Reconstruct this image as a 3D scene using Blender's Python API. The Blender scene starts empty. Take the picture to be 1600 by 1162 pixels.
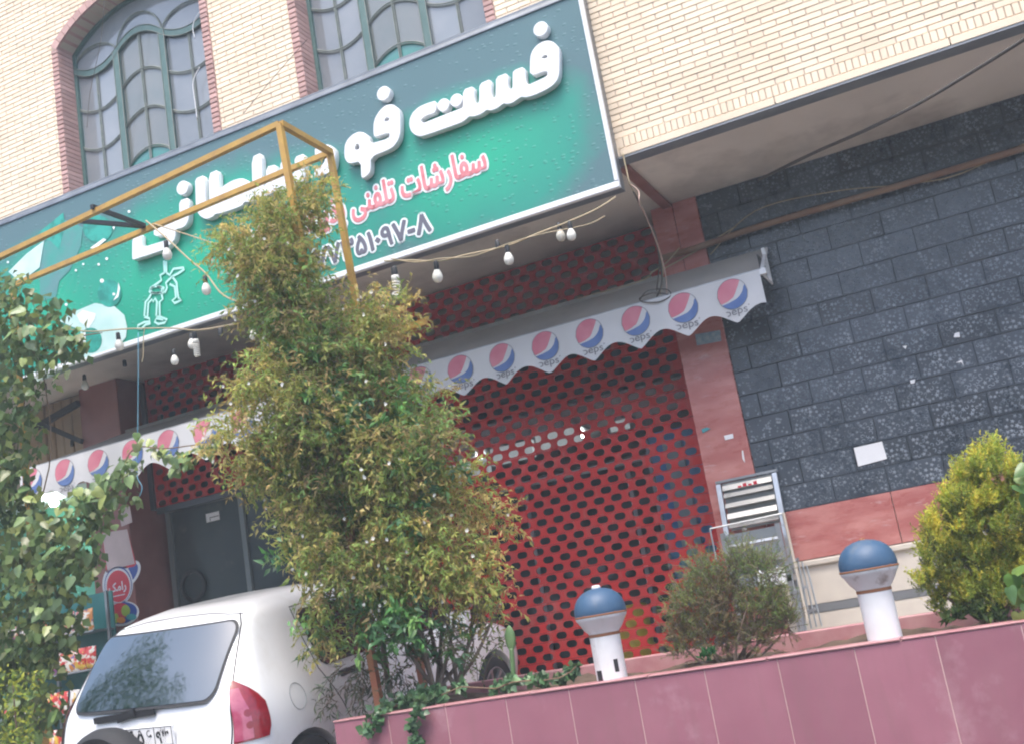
import bpy, bmesh, math, random
import numpy as np
from mathutils import Vector, Matrix
from mathutils.geometry import tessellate_polygon

random.seed(7)
rng = np.random.default_rng(7)
sc = bpy.context.scene
COL = sc.collection

# ------------------------------------------------------------------ camera
FPX, YAW, PIT, ROL = 1740.0, .3975377, .2198996, -.1706997      # focal length in photo pixels, three angles
CAMP = np.array([0.0, 0.0, 1.25])
_f = np.array([-math.sin(YAW)*math.cos(PIT), math.cos(YAW)*math.cos(PIT), math.sin(PIT)])
_r = np.array([math.cos(YAW), math.sin(YAW), 0.0])
_u = np.cross(_r, _f)
CR = math.cos(ROL)*_r + math.sin(ROL)*_u
CU = -math.sin(ROL)*_r + math.cos(ROL)*_u
cam = bpy.data.cameras.new('camera')
cam.sensor_width = 36.0
cam.lens = FPX/1600*36
cam.clip_end = 500
camo = bpy.data.objects.new('camera', cam)
COL.objects.link(camo)
camo.matrix_world = Matrix(((CR[0], CU[0], -_f[0], CAMP[0]), (CR[1], CU[1], -_f[1], CAMP[1]), (CR[2], CU[2], -_f[2], CAMP[2]), (0, 0, 0, 1)))
sc.camera = camo

# ------------------------------------------------------------------ sky, sun, exposure (bright overcast)
SUN_EL, SUN_AZ = math.radians(66), math.radians(172)    # azimuth clockwise from +Y; behind the camera, to its left
w = bpy.data.worlds.new('World')
sc.world = w
w.use_nodes = True
nt = w.node_tree
nt.nodes.clear()
wo = nt.nodes.new('ShaderNodeOutputWorld')
bg = nt.nodes.new('ShaderNodeBackground')
sky = nt.nodes.new('ShaderNodeTexSky')
sky.sky_type = 'NISHITA'
sky.sun_disc = False
sky.sun_elevation = SUN_EL
sky.sun_rotation = SUN_AZ
sky.air_density = 1.0
sky.dust_density = 3.5
sky.ozone_density = 1.0
bg.inputs['Strength'].default_value = 0.15
nt.links.new(sky.outputs[0], bg.inputs[0])
nt.links.new(bg.outputs[0], wo.inputs[0])
sun = bpy.data.lights.new('sun', 'SUN')
sun.energy = .85
sun.angle = math.radians(24)
sun.color = (1.0, .95, .88)
suno = bpy.data.objects.new('sun', sun)
COL.objects.link(suno)
sd = Vector((math.sin(SUN_AZ)*math.cos(SUN_EL), math.cos(SUN_AZ)*math.cos(SUN_EL), math.sin(SUN_EL)))
suno.rotation_euler = sd.to_track_quat('Z', 'Y').to_euler()
suno.location = (0, -5, 20)
sc.view_settings.view_transform = 'Standard'
sc.view_settings.look = 'None'
sc.view_settings.exposure = 1.58
sc.view_settings.gamma = 1.0
sc.cycles.filter_width = 2.1           # a small phone lens is a little soft
sc.view_settings.use_curve_mapping = False

# ------------------------------------------------------------------ helpers
def ray(x, y):
    return _f + (x-800)/FPX*CR - (y-581)/FPX*CU
def at(x, y, Y):
    d = ray(x, y); return CAMP + d*(Y/d[1])
def atz(x, y, Z):
    d = ray(x, y); return CAMP + d*((Z-CAMP[2])/d[2])
def atx(x, y, X):
    d = ray(x, y); return CAMP + d*(X/d[0])

def node(nt, t, **kw):
    n = nt.nodes.new(t)
    for k, v in kw.items():
        if k in n.inputs.keys() if hasattr(n.inputs, 'keys') else False:
            n.inputs[k].default_value = v
        else:
            setattr(n, k, v)
    return n
MATS = {}
def rgb(c): return (c[0], c[1], c[2], 1.0)
def mat(name, col, rough=.6, metal=0.0, spec=.5, col2=None, nscale=3.0, lo=.35, hi=.65, bump=None, objvar=0.0, tonevar=0.0,
        stain=None, streak=None, emit=None, coat=0.0, ior=None, trans=0.0, alpha=1.0, stretch=None, rough2=None):
    """plain procedural surface: base colour, a second colour mixed in by noise, per-piece variation, stains, fine bump"""
    m = bpy.data.materials.new(name); m.use_nodes = True
    nt = m.node_tree; L = nt.links
    b = nt.nodes['Principled BSDF']
    b.inputs['Roughness'].default_value = rough
    b.inputs['Metallic'].default_value = metal
    b.inputs['Specular IOR Level'].default_value = spec
    b.inputs['Coat Weight'].default_value = coat
    b.inputs['Coat Roughness'].default_value = .06
    if ior: b.inputs['IOR'].default_value = ior
    b.inputs['Transmission Weight'].default_value = trans
    b.inputs['Alpha'].default_value = alpha
    geo = nt.nodes.new('ShaderNodeNewGeometry')
    pos = geo.outputs['Position']
    if stretch:
        vm = nt.nodes.new('ShaderNodeVectorMath'); vm.operation = 'MULTIPLY'
        vm.inputs[1].default_value = stretch; L.new(pos, vm.inputs[0]); pos = vm.outputs[0]
    def noise(scale, detail=4, rough_=.55):
        n = nt.nodes.new('ShaderNodeTexNoise'); n.inputs['Scale'].default_value = scale
        n.inputs['Detail'].default_value = detail; n.inputs['Roughness'].default_value = rough_
        L.new(pos, n.inputs['Vector']); return n.outputs['Fac']
    def rng_(v, a, bb):
        r = nt.nodes.new('ShaderNodeMapRange'); r.inputs['From Min'].default_value = a; r.inputs['From Max'].default_value = bb
        L.new(v, r.inputs['Value']); return r.outputs[0]
    def mix(fac, a, c):
        x = nt.nodes.new('ShaderNodeMix'); x.data_type = 'RGBA'
        if isinstance(fac, float): x.inputs[0].default_value = fac
        else: L.new(fac, x.inputs[0])
        for i, s in ((6, a), (7, c)):
            if isinstance(s, tuple): x.inputs[i].default_value = rgb(s)
            else: L.new(s, x.inputs[i])
        return x.outputs[2]
    cur = tuple(col)
    if col2 is not None:
        cur = mix(rng_(noise(nscale), lo, hi), cur, tuple(col2))
    if objvar or tonevar:
        oi = nt.nodes.new('ShaderNodeObjectInfo')
        at_ = nt.nodes.new('ShaderNodeAttribute'); at_.attribute_name = 'tone'
        s = nt.nodes.new('ShaderNodeMath'); s.operation = 'ADD'
        a1 = nt.nodes.new('ShaderNodeMath'); a1.operation = 'MULTIPLY_ADD'; a1.inputs[1].default_value = objvar*2; a1.inputs[2].default_value = -objvar
        L.new(oi.outputs['Random'], a1.inputs[0])
        a2 = nt.nodes.new('ShaderNodeMath'); a2.operation = 'MULTIPLY'; a2.inputs[1].default_value = tonevar
        L.new(at_.outputs['Fac'], a2.inputs[0])
        L.new(a1.outputs[0], s.inputs[0]); L.new(a2.outputs[0], s.inputs[1])
        s2 = nt.nodes.new('ShaderNodeMath'); s2.operation = 'ADD'; s2.inputs[1].default_value = 1.0; L.new(s.outputs[0], s2.inputs[0])
        hv = nt.nodes.new('ShaderNodeHueSaturation'); L.new(s2.outputs[0], hv.inputs['Value'])
        if isinstance(cur, tuple): hv.inputs['Color'].default_value = rgb(cur)
        else: L.new(cur, hv.inputs['Color'])
        cur = hv.outputs[0]
    if stain:                                                   # (colour, scale, lo, hi)
        cur = mix(rng_(noise(stain[1], 6, .65), stain[2], stain[3]), cur, tuple(stain[0]))
    if streak:                                                  # (colour, lo, hi, amount): run-off marks, long in Z
        v2 = nt.nodes.new('ShaderNodeVectorMath'); v2.operation = 'MULTIPLY'; v2.inputs[1].default_value = (9.0, 9.0, .8); L.new(geo.outputs['Position'], v2.inputs[0])
        n2 = nt.nodes.new('ShaderNodeTexNoise'); n2.inputs['Scale'].default_value = 1.6; n2.inputs['Detail'].default_value = 6; n2.inputs['Roughness'].default_value = .7; L.new(v2.outputs[0], n2.inputs['Vector'])
        r2_ = nt.nodes.new('ShaderNodeMapRange'); r2_.inputs['From Min'].default_value = streak[1]; r2_.inputs['From Max'].default_value = streak[2]; r2_.inputs['To Max'].default_value = streak[3]
        L.new(n2.outputs['Fac'], r2_.inputs['Value']); cur = mix(r2_.outputs[0], cur, tuple(streak[0]))
    if isinstance(cur, tuple): b.inputs['Base Color'].default_value = rgb(cur)
    else: L.new(cur, b.inputs['Base Color'])
    if rough2 is not None:
        r_ = nt.nodes.new('ShaderNodeMapRange'); r_.inputs['From Min'].default_value = .35; r_.inputs['From Max'].default_value = .65
        r_.inputs['To Min'].default_value = rough; r_.inputs['To Max'].default_value = rough2
        L.new(noise(7.0, 5), r_.inputs['Value']); L.new(r_.outputs[0], b.inputs['Roughness'])
    if bump:
        bp = nt.nodes.new('ShaderNodeBump'); bp.inputs['Strength'].default_value = bump[1]; bp.inputs['Distance'].default_value = bump[2] if len(bump) > 2 else .01
        L.new(noise(bump[0], 5), bp.inputs['Height']); L.new(bp.outputs[0], b.inputs['Normal'])
    if emit:
        b.inputs['Emission Color'].default_value = rgb(emit[0]); b.inputs['Emission Strength'].default_value = emit[1]
    MATS[name] = m
    return m

def leafmat(name, trans=.35, rough=.45, spec=.4):
    m = bpy.data.materials.new(name); m.use_nodes = True
    nt = m.node_tree; L = nt.links; b = nt.nodes['Principled BSDF']; out = nt.nodes['Material Output']
    a = nt.nodes.new('ShaderNodeAttribute'); a.attribute_name = 'leafcol'
    oi = nt.nodes.new('ShaderNodeObjectInfo')
    hv = nt.nodes.new('ShaderNodeHueSaturation')
    m1 = nt.nodes.new('ShaderNodeMath'); m1.operation = 'MULTIPLY_ADD'; m1.inputs[1].default_value = .5; m1.inputs[2].default_value = .75
    L.new(oi.outputs['Random'], m1.inputs[0]); L.new(m1.outputs[0], hv.inputs['Value'])
    L.new(a.outputs['Color'], hv.inputs['Color'])
    L.new(hv.outputs[0], b.inputs['Base Color'])
    b.inputs['Roughness'].default_value = rough; b.inputs['Specular IOR Level'].default_value = spec
    t = nt.nodes.new('ShaderNodeBsdfTranslucent'); L.new(hv.outputs[0], t.inputs['Color'])
    mx = nt.nodes.new('ShaderNodeMixShader'); mx.inputs[0].default_value = trans
    L.new(b.outputs[0], mx.inputs[1]); L.new(t.outputs[0], mx.inputs[2]); L.new(mx.outputs[0], out.inputs['Surface'])
    return m

def wmat(o):
    m = o.matrix_basis.copy()
    if o.parent: m = wmat(o.parent) @ o.matrix_parent_inverse @ m
    return m
def setpar(o, p, local=False):
    """parent o to p; unless local, o keeps the world position its own basis gives it"""
    if p is None: return
    o.parent = p
    o.matrix_parent_inverse = Matrix.Identity(4) if local else wmat(p).inverted()
def tag(o, label=None, cat=None, group=None, kind=None):
    if label: o['label'] = label
    if cat: o['category'] = cat
    if group: o['group'] = group
    if kind: o['kind'] = kind
    return o
def thing(name, label, cat, loc=(0, 0, 0), group=None):
    o = bpy.data.objects.new(name, None); COL.objects.link(o)
    o.location = Vector([float(c) for c in loc]); o.empty_display_size = .1
    return tag(o, label, cat, group)
def place(name, me, parent=None, loc=None, rot=None, local=False, scale=None):
    o = bpy.data.objects.new(name, me); COL.objects.link(o)
    if loc is not None: o.location = Vector([float(c) for c in loc])
    if rot is not None: o.rotation_euler = rot
    if scale is not None: o.scale = scale
    setpar(o, parent, local)
    return o

class MB:
    """collects shapes for ONE mesh"""
    def __init__(s): s.v = []; s.f = []; s.m = []; s.tone = []
    def add(s, v, f, mi=0, tone=0.0):
        n = len(s.v); s.v += [tuple(map(float, p)) for p in v]
        s.f += [tuple(i+n for i in q) for q in f]; s.m += [mi]*len(f); s.tone += [tone]*len(v)
        return s
    def box(s, x0, x1, y0, y1, z0, z1, mi=0, tone=0.0, c=0.0):
        if c <= 0:
            v = [(x0,y0,z0),(x1,y0,z0),(x1,y1,z0),(x0,y1,z0),(x0,y0,z1),(x1,y0,z1),(x1,y1,z1),(x0,y1,z1)]
            return s.add(v, [(0,3,2,1),(4,5,6,7),(0,1,5,4),(1,2,6,5),(2,3,7,6),(3,0,4,7)], mi, tone)
        # front (-Y) edges chamfered by c, open at the back
        v = [(x0+c,y0,z0+c),(x1-c,y0,z0+c),(x1-c,y0,z1-c),(x0+c,y0,z1-c),(x0,y0+c,z0),(x1,y0+c,z0),(x1,y0+c,z1),(x0,y0+c,z1),(x0,y1,z0),(x1,y1,z0),(x1,y1,z1),(x0,y1,z1)]
        f = [(0,1,2,3),(4,5,1,0),(5,6,2,1),(6,7,3,2),(7,4,0,3),(8,9,5,4),(9,10,6,5),(10,11,7,6),(11,8,4,7)]
        return s.add(v, f, mi, tone)
    def obox(s, a, b, wv, hv, mi=0):
        """bar from a to b with half-width vectors wv, hv"""
        a, b, wv, hv = (np.array(q, float) for q in (a, b, wv, hv))
        v = [a-wv-hv, a+wv-hv, a+wv+hv, a-wv+hv, b-wv-hv, b+wv-hv, b+wv+hv, b-wv+hv]
        return s.add(v, [(0,3,2,1),(4,5,6,7),(0,1,5,4),(1,2,6,5),(2,3,7,6),(3,0,4,7)], mi)
    def bar(s, a, b, w_, h_=None, mi=0, up=(0, 0, 1)):
        a = np.array(a, float); b = np.array(b, float); d = b-a; d /= np.linalg.norm(d)
        up = np.array(up, float)
        if abs(d@up) > .97: up = np.array((0, 1.0, 0))
        x = np.cross(d, up); x /= np.linalg.norm(x); y = np.cross(x, d)
        return s.obox(a, b, x*w_/2, y*(h_ or w_)/2, mi)
    def tube(s, pts, r, n=6, mi=0, caps=True):
        pts = [np.array(p, float) for p in pts]; N = len(pts)
        rr = r if hasattr(r, '__len__') else [r]*N
        v = []; prev = None
        for i, p in enumerate(pts):
            d = pts[min(i+1, N-1)]-pts[max(i-1, 0)]; d = d/(np.linalg.norm(d)+1e-12)
            if prev is None:
                a = np.array((0, 0, 1.0)) if abs(d[2]) < .9 else np.array((1.0, 0, 0))
                x = np.cross(d, a)
            else: x = prev-d*(prev@d)
            x /= np.linalg.norm(x)+1e-12; prev = x; y = np.cross(d, x)
            for k in range(n):
                t = 2*math.pi*k/n; v.append(p+rr[i]*(math.cos(t)*x+math.sin(t)*y))
        f = [(i*n+k, i*n+(k+1) % n, (i+1)*n+(k+1) % n, (i+1)*n+k) for i in range(N-1) for k in range(n)]
        if caps: f += [tuple(reversed(range(n))), tuple((N-1)*n+k for k in range(n))]
        return s.add(v, f, mi)
    def lathe(s, prof, c=(0, 0, 0), n=24, mi=0, axis='z', a0=0.0, a1=2*math.pi):
        c = np.array(c, float); v = []; full = abs(a1-a0-2*math.pi) < 1e-6; m = n if full else n+1
        for (r, z) in prof:
            for k in range(m):
                t = a0+(a1-a0)*k/n
                p = (r*math.cos(t), r*math.sin(t), z) if axis == 'z' else ((r*math.cos(t), z, r*math.sin(t)) if axis == 'y' else (z, r*math.cos(t), r*math.sin(t)))
                v.append(c+np.array(p))
        f = []
        for i in range(len(prof)-1):
            for k in range(n):
                k2 = (k+1) % m
                q = (i*m+k, i*m+k2, (i+1)*m+k2, (i+1)*m+k)
                f.append(q if axis != 'y' else q[::-1])
        return s.add(v, f, mi)
    def disc(s, c, r, n=24, mi=0, axis='y', ry=None):
        c = np.array(c, float); v = []
        for k in range(n):
            t = 2*math.pi*k/n
            v.append(c+(np.array((r*math.cos(t), 0, (ry or r)*math.sin(t))) if axis == 'y' else np.array((r*math.cos(t), (ry or r)*math.sin(t), 0))))
        return s.add(v, [tuple(range(n))], mi)
    def poly(s, pts, mi=0):
        """flat concave polygon, points in 3D"""
        tri = tessellate_polygon([[Vector(p) for p in pts]])
        return s.add(pts, [tuple(t) for t in tri], mi)
    def prism(s, pts, y0, y1, mi=0):
        """closed outline (x, z) extruded from y0 (front) to y1"""
        n = len(pts); tri = tessellate_polygon([[Vector((p[0], p[1], 0)) for p in pts]])
        ar = sum(pts[i][0]*pts[(i+1) % n][1]-pts[(i+1) % n][0]*pts[i][1] for i in range(n))
        if ar < 0: pts = pts[::-1]; tri = tessellate_polygon([[Vector((p[0], p[1], 0)) for p in pts]])
        v = [(p[0], y0, p[1]) for p in pts]+[(p[0], y1, p[1]) for p in pts]
        f = []
        for t in tri:
            a, b, c = t
            A = (pts[b][0]-pts[a][0])*(pts[c][1]-pts[a][1])-(pts[c][0]-pts[a][0])*(pts[b][1]-pts[a][1])
            if A < 0: b, c = c, b
            f.append((a, b, c)); f.append((n+a, n+c, n+b))
        f += [(i, n+i, n+(i+1) % n, (i+1) % n) for i in range(n)]
        return s.add(v, f, mi)
    def mesh(s, name, mats, smooth=False):
        me = bpy.data.meshes.new(name)
        me.from_pydata(s.v, [], s.f)
        for m in (mats if isinstance(mats, (list, tuple)) else [mats]): me.materials.append(m)
        if any(s.m): me.polygons.foreach_set('material_index', s.m)
        if any(s.tone):
            a = me.attributes.new('tone', 'FLOAT', 'POINT'); a.data.foreach_set('value', s.tone)
        if smooth is True: me.polygons.foreach_set('use_smooth', [True]*len(s.f))
        me.update()
        if smooth == 'auto':
            me.polygons.foreach_set('use_smooth', [True]*len(s.f))
            me.set_sharp_from_angle(angle=math.radians(38))
        return me
    def build(s, name, mats, parent=None, smooth=False, loc=None, rot=None, local=False):
        return place(name, s.mesh(name, mats, smooth), parent, loc, rot, local)

def arc_pts(c, r, a0, a1, n):
    return [(c[0]+r*math.cos(a0+(a1-a0)*k/n), c[1]+r*math.sin(a0+(a1-a0)*k/n)) for k in range(n+1)]
def smooth_pts(P, n=6, closed=False):
    """Catmull-Rom through 3D points"""
    P = [np.array(p, float) for p in P]; out = []
    N = len(P)
    for i in range(N-1):
        p0 = P[max(i-1, 0)]; p1 = P[i]; p2 = P[i+1]; p3 = P[min(i+2, N-1)]
        for k in range(n):
            t = k/n
            out.append(.5*((2*p1)+(-p0+p2)*t+(2*p0-5*p1+4*p2-p3)*t*t+(-p0+3*p1-3*p2+p3)*t**3))
    out.append(P[-1]); return out
def evalmesh(o):
    dg = bpy.context.evaluated_depsgraph_get(); dg.update()
    return bpy.data.meshes.new_from_object(o.evaluated_get(dg))
def flat_mesh(name, loops, depth, bevel, m, Y, smooth_n=0):
    """outline loops in (x, z) -> solid mesh whose front lies at Y-depth, back at Y"""
    cu = bpy.data.curves.new(name, 'CURVE'); cu.dimensions = '2D'; cu.fill_mode = 'BOTH'
    cu.extrude = max(depth/2-bevel, 0); cu.bevel_depth = bevel; cu.bevel_resolution = 1; cu.offset = -bevel
    for lp in loops:
        sp = cu.splines.new('POLY'); sp.points.add(len(lp)-1); sp.use_cyclic_u = True
        for p, q in zip(sp.points, lp): p.co = (q[0], q[1], 0, 1)
    o = bpy.data.objects.new(name, cu); COL.objects.link(o)
    me = evalmesh(o); bpy.data.objects.remove(o); bpy.data.curves.remove(cu)
    me.transform(Matrix.Translation((0, Y-depth/2, 0)) @ Matrix.Rotation(math.pi/2, 4, 'X'))
    me.materials.clear(); me.materials.append(m); me.name = name
    return me
ARAB = {}
def shape_fa(s):
    """Persian text -> presentation forms in visual (left to right) order"""
    T = {'ا': (0xFE8D, 0xFE8E, 0, 0), 'آ': (0xFE81, 0xFE82, 0, 0), 'ب': (0xFE8F, 0xFE90, 0xFE91, 0xFE92), 'پ': (0xFB56, 0xFB57, 0xFB58, 0xFB59),
         'ت': (0xFE95, 0xFE96, 0xFE97, 0xFE98), 'د': (0xFEA9, 0xFEAA, 0, 0), 'ذ': (0xFEAB, 0xFEAC, 0, 0), 'ر': (0xFEAD, 0xFEAE, 0, 0),
         'س': (0xFEB1, 0xFEB2, 0xFEB3, 0xFEB4), 'ش': (0xFEB5, 0xFEB6, 0xFEB7, 0xFEB8), 'ف': (0xFED1, 0xFED2, 0xFED3, 0xFED4),
         'ک': (0xFB8E, 0xFB8F, 0xFB90, 0xFB91), 'ل': (0xFEDD, 0xFEDE, 0xFEDF, 0xFEE0), 'م': (0xFEE1, 0xFEE2, 0xFEE3, 0xFEE4),
         'ن': (0xFEE5, 0xFEE6, 0xFEE7, 0xFEE8), 'ه': (0xFEE9, 0xFEEA, 0xFEEB, 0xFEEC), 'ی': (0xFBFC, 0xFBFD, 0xFBFE, 0xFBFF), 'و': (0xFEED, 0xFEEE, 0, 0)}
    out = []
    for i, ch in enumerate(s):
        if ch not in T: out.append(ch); continue
        iso, fin, ini, med = T[ch]
        prev = i > 0 and s[i-1] in T and T[s[i-1]][2] != 0
        nxt = i+1 < len(s) and s[i+1] in T
        if prev and nxt and med: c = med
        elif nxt and ini and not prev: c = ini
        elif prev: c = fin
        else: c = iso
        out.append(chr(c))
    return ''.join(reversed(out))
def text_mesh(name, body, size, m, depth=.002, offset=0.0, align='RIGHT', shear=0.0, xs=1.0):
    cu = bpy.data.curves.new(name, 'FONT'); cu.body = body; cu.size = size; cu.extrude = depth/2; cu.offset = offset
    cu.align_x = align; cu.shear = shear; cu.resolution_u = 4
    o = bpy.data.objects.new(name, cu); COL.objects.link(o)
    me = evalmesh(o); bpy.data.objects.remove(o); bpy.data.curves.remove(cu)
    me.transform(Matrix.Rotation(math.pi/2, 4, 'X') @ Matrix.Diagonal((xs, 1, 1, 1)))
    me.materials.clear(); me.materials.append(m); return me

def bold_text(name, body, size, m, rad, pL_, pR_, z, y, n=12, dy=.00012):
    """glyphs thickened by overlaying shifted copies, each a hair behind the last"""
    eight = body.endswith('۸')
    base = text_mesh(name, body[:-1] if eight else body, size, m, .0006, 0.0, 'LEFT'); xs = [v.co.x for v in base.vertices]; x0, x1 = min(xs), max(xs)
    k = (pR_-pL_-2*rad)/(x1-x0); q = MB(); co_ = [tuple(v.co) for v in base.vertices]; fa = [tuple(p.vertices) for p in base.polygons]
    if eight: k = (pR_-pL_-2*rad)/(x1-x0+size*.66)
    offs = [(0, 0)]+[(rad*math.cos(2*math.pi*i/n), rad*math.sin(2*math.pi*i/n)) for i in range(n)]
    if rad > .014: offs += [(rad*.5*math.cos(2*math.pi*i/6), rad*.5*math.sin(2*math.pi*i/6)) for i in range(6)]
    for i, (ox, oz) in enumerate(offs):
        q.add([(pL_+rad+(x-x0)*k+ox, y+yy+dy*i, z+zz+oz) for x, yy, zz in co_], fa)
    if eight:                                      # the digit 8 is the digit 7 stood on its head
        sv = text_mesh(name, '۷', size, m, .0006, 0.0, 'LEFT'); zs = [v.co.z for v in sv.vertices]; xs7 = [v.co.x for v in sv.vertices]; top = max(zs)+min(zs)
        c7 = [(x1+size*.10+(v.co.x-min(xs7)), v.co.y, top-v.co.z) for v in sv.vertices]; f7 = [tuple(reversed(p.vertices)) for p in sv.polygons]
        for i, (ox, oz) in enumerate(offs): q.add([(pL_+rad+(x-x0)*k+ox, y+yy+dy*i, z+zz+oz) for x, yy, zz in c7], f7)
    return q.mesh(name, m)
# ------------------------------------------------------------------ materials
m_brick = mat('cream_brick', (.82, .69, .525), .8, col2=(.78, .635, .47), nscale=2.2, bump=(60, .25, .004), objvar=.08, tonevar=1.3, stain=((.55, .45, .36), 1.1, .62, .9))
m_mortar = mat('mortar', (.50, .42, .34), .95, bump=(80, .4, .004))
m_redbrick = mat('pink_brick', (.53, .335, .30), .8, col2=(.45, .27, .24), nscale=4, bump=(70, .3, .004), objvar=.12, tonevar=1.0)
m_soffit = mat('soffit_render', (.72, .655, .58), .85, col2=(.64, .58, .51), nscale=1.3, bump=(25, .25, .006), stain=((.36, .31, .27), .9, .5, .78))
m_lip = mat('grey_drip_metal', (.20, .215, .235), .5, metal=.3, col2=(.27, .28, .29), nscale=3)
m_marble = mat('red_marble', (.40, .125, .11), .22, col2=(.52, .22, .19), nscale=2.6, lo=.40, hi=.66, stretch=(1, 1, 3.2), bump=(40, .05, .003), rough2=.4, objvar=.08, stain=((.60, .40, .37), 4.0, .60, .74))
m_marbled = mat('brown_marble', (.22, .075, .065), .3, col2=(.30, .12, .10), nscale=2.5, bump=(40, .06, .003), rough2=.45)
m_cream = mat('cream_stone', (.62, .56, .47), .7, col2=(.55, .49, .42), nscale=4, bump=(50, .2, .004), stain=((.40, .35, .30), 2.2, .58, .85))
m_stripe = mat('grey_stripe', (.16, .165, .17), .5)
m_tile = mat('black_glazed_tile', (.034, .043, .056), .25, spec=.6, col2=(.058, .07, .088), nscale=3, objvar=.3, rough2=.45, bump=(90, .15, .002))
m_tilepat = mat('tile_relief', (.10, .122, .145), .35, col2=(.25, .285, .32), nscale=7, lo=.38, hi=.62)
m_grout = mat('dark_grout', (.03, .036, .042), .9)
m_shut = mat('red_shutter', (.52, .022, .020), .55, spec=.25, col2=(.45, .02, .02), nscale=1.8, objvar=.09, bump=(30, .08, .003), stain=((.25, .07, .06), 2.2, .55, .8), streak=((.30, .17, .14), .52, .8, .6))
m_guide = mat('guide_rail', (.10, .10, .11), .5, metal=.6)
m_wfr = mat('green_window_frame', (.07, .14, .13), .5, col2=(.10, .17, .155), nscale=8)
m_munt = mat('muntin_cream', (.22, .24, .21), .5, col2=(.15, .18, .16), nscale=15)
def glass_pane(name, col, col2, rough=.06):
    return mat(name, col, rough, spec=.8, col2=col2, nscale=1.6, lo=.3, hi=.7, coat=.15, objvar=.15)
m_paneb = glass_pane('curtain_pane', (.185, .21, .23), (.26, .275, .29))
m_paneg = glass_pane('grey_pane', (.15, .175, .17), (.21, .21, .20))
m_panet = glass_pane('teal_pane', (.035, .20, .17), (.07, .27, .23))
m_glass = mat('shop_glass', (.012, .020, .024), .05, spec=.5)
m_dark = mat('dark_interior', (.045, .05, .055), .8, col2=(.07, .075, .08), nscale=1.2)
m_alu = mat('aluminium', (.42, .44, .46), .38, metal=.7, col2=(.34, .36, .38), nscale=6)
m_white = mat('white_paint', (.80, .81, .82), .45, col2=(.74, .75, .76), nscale=4)
m_black = mat('black_plastic', (.018, .018, .02), .5)
m_cable = mat('cable_tan', (.42, .34, .21), .7)
m_cabled = mat('cable_dark', (.09, .075, .065), .7)
m_paper = mat('white_paper', (.82, .82, .82), .8)
m_asph = mat('asphalt', (.05, .05, .052), .9, col2=(.075, .073, .07), nscale=12, bump=(90, .5, .006))
m_pave = mat('paving', (.34, .31, .28), .85, col2=(.40, .36, .32), nscale=5, bump=(40, .3, .006))
m_tan = mat('tan_boards', (.36, .23, .12), .7, col2=(.42, .34, .24), nscale=1.1, stretch=(1, 1, .4), objvar=.12, bump=(20, .2, .004))

# ------------------------------------------------------------------ key planes (metres; X along the street, Y into the building, Z up)
YB, ZS, YW, YS = 8.0, 4.634, 9.38, 9.73       # brick face, soffit, lower wall face, shutter plane
XL, XR = -13.0, 3.2

# ------------------------------------------------------------------ ground
g = MB(); g.add([(-60, -40, -.30), (60, -40, -.30), (60, 60, -.30), (-60, 60, -.30)], [(0, 1, 2, 3)])
tag(g.build('ground', m_asph), kind='structure')
g = MB(); g.box(-40, 40, -6, 4.6, -.29, -.004)
tag(g.build('road', m_asph), kind='structure')

# ------------------------------------------------------------------ building
B = thing('shop_building', 'two-storey shop building with cream brick upper floor over a dark tiled and red shuttered front', 'building', (-3, YW, .3))
wins = []
SURW, APEX, SPR = .085, .35, 7.78
def arch(x0, x1):
    a = (x1-x0)/2; R_ = (a*a+APEX**2)/(2*APEX); return (x0+a, SPR+APEX-R_, R_)
WIN = [(-7.78, -5.95), (-4.875, -3.045)]
def in_win(xa, xb, za, zb):
    for x0, x1 in WIN:
        if xb <= x0-SURW or xa >= x1+SURW: continue
        cx, cz, R_ = arch(x0, x1); R_ += SURW
        zt = min(za+.0, za)
        # highest z of the surround over [xa, xb]
        xm = min(max(cx, xa), xb); h = R_**2-(xm-cx)**2
        top = cz+math.sqrt(h) if h > 0 else SPR
        if za < max(top, SPR+.02): return True
    return False
# backing wall (mortar face) in blocks round the openings
ZT = 9.2
mb = MB()
xs = [XL]
for x0, x1 in WIN:
    mb.box(xs[-1], x0-.01, YB+.007, YB+.36, ZS+.03, ZT); xs.append(x1+.01)
    mb.box(x0-.01, x1+.01, YB+.007, YB+.36, ZS+.03, 5.45)
    cx, cz, R_ = arch(x0, x1)
    pts = [(x0-.01, ZT), (x0-.01, SPR)]+[(cx+(R_)*math.sin(t), cz+(R_)*math.cos(t)) for t in np.linspace(-math.asin(min(1, (x1-x0)/2/R_)), math.asin(min(1, (x1-x0)/2/R_)), 20)]+[(x1+.01, SPR), (x1+.01, ZT)]
    mb.prism(pts, YB+.007, YB+.36)
mb.box(xs[-1], XR, YB+.007, YB+.36, ZS+.03, ZT)
bw = mb.build('brick_wall', m_mortar, B)
tag(bw, 'upper wall of thin cream bricks in half bond')
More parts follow.
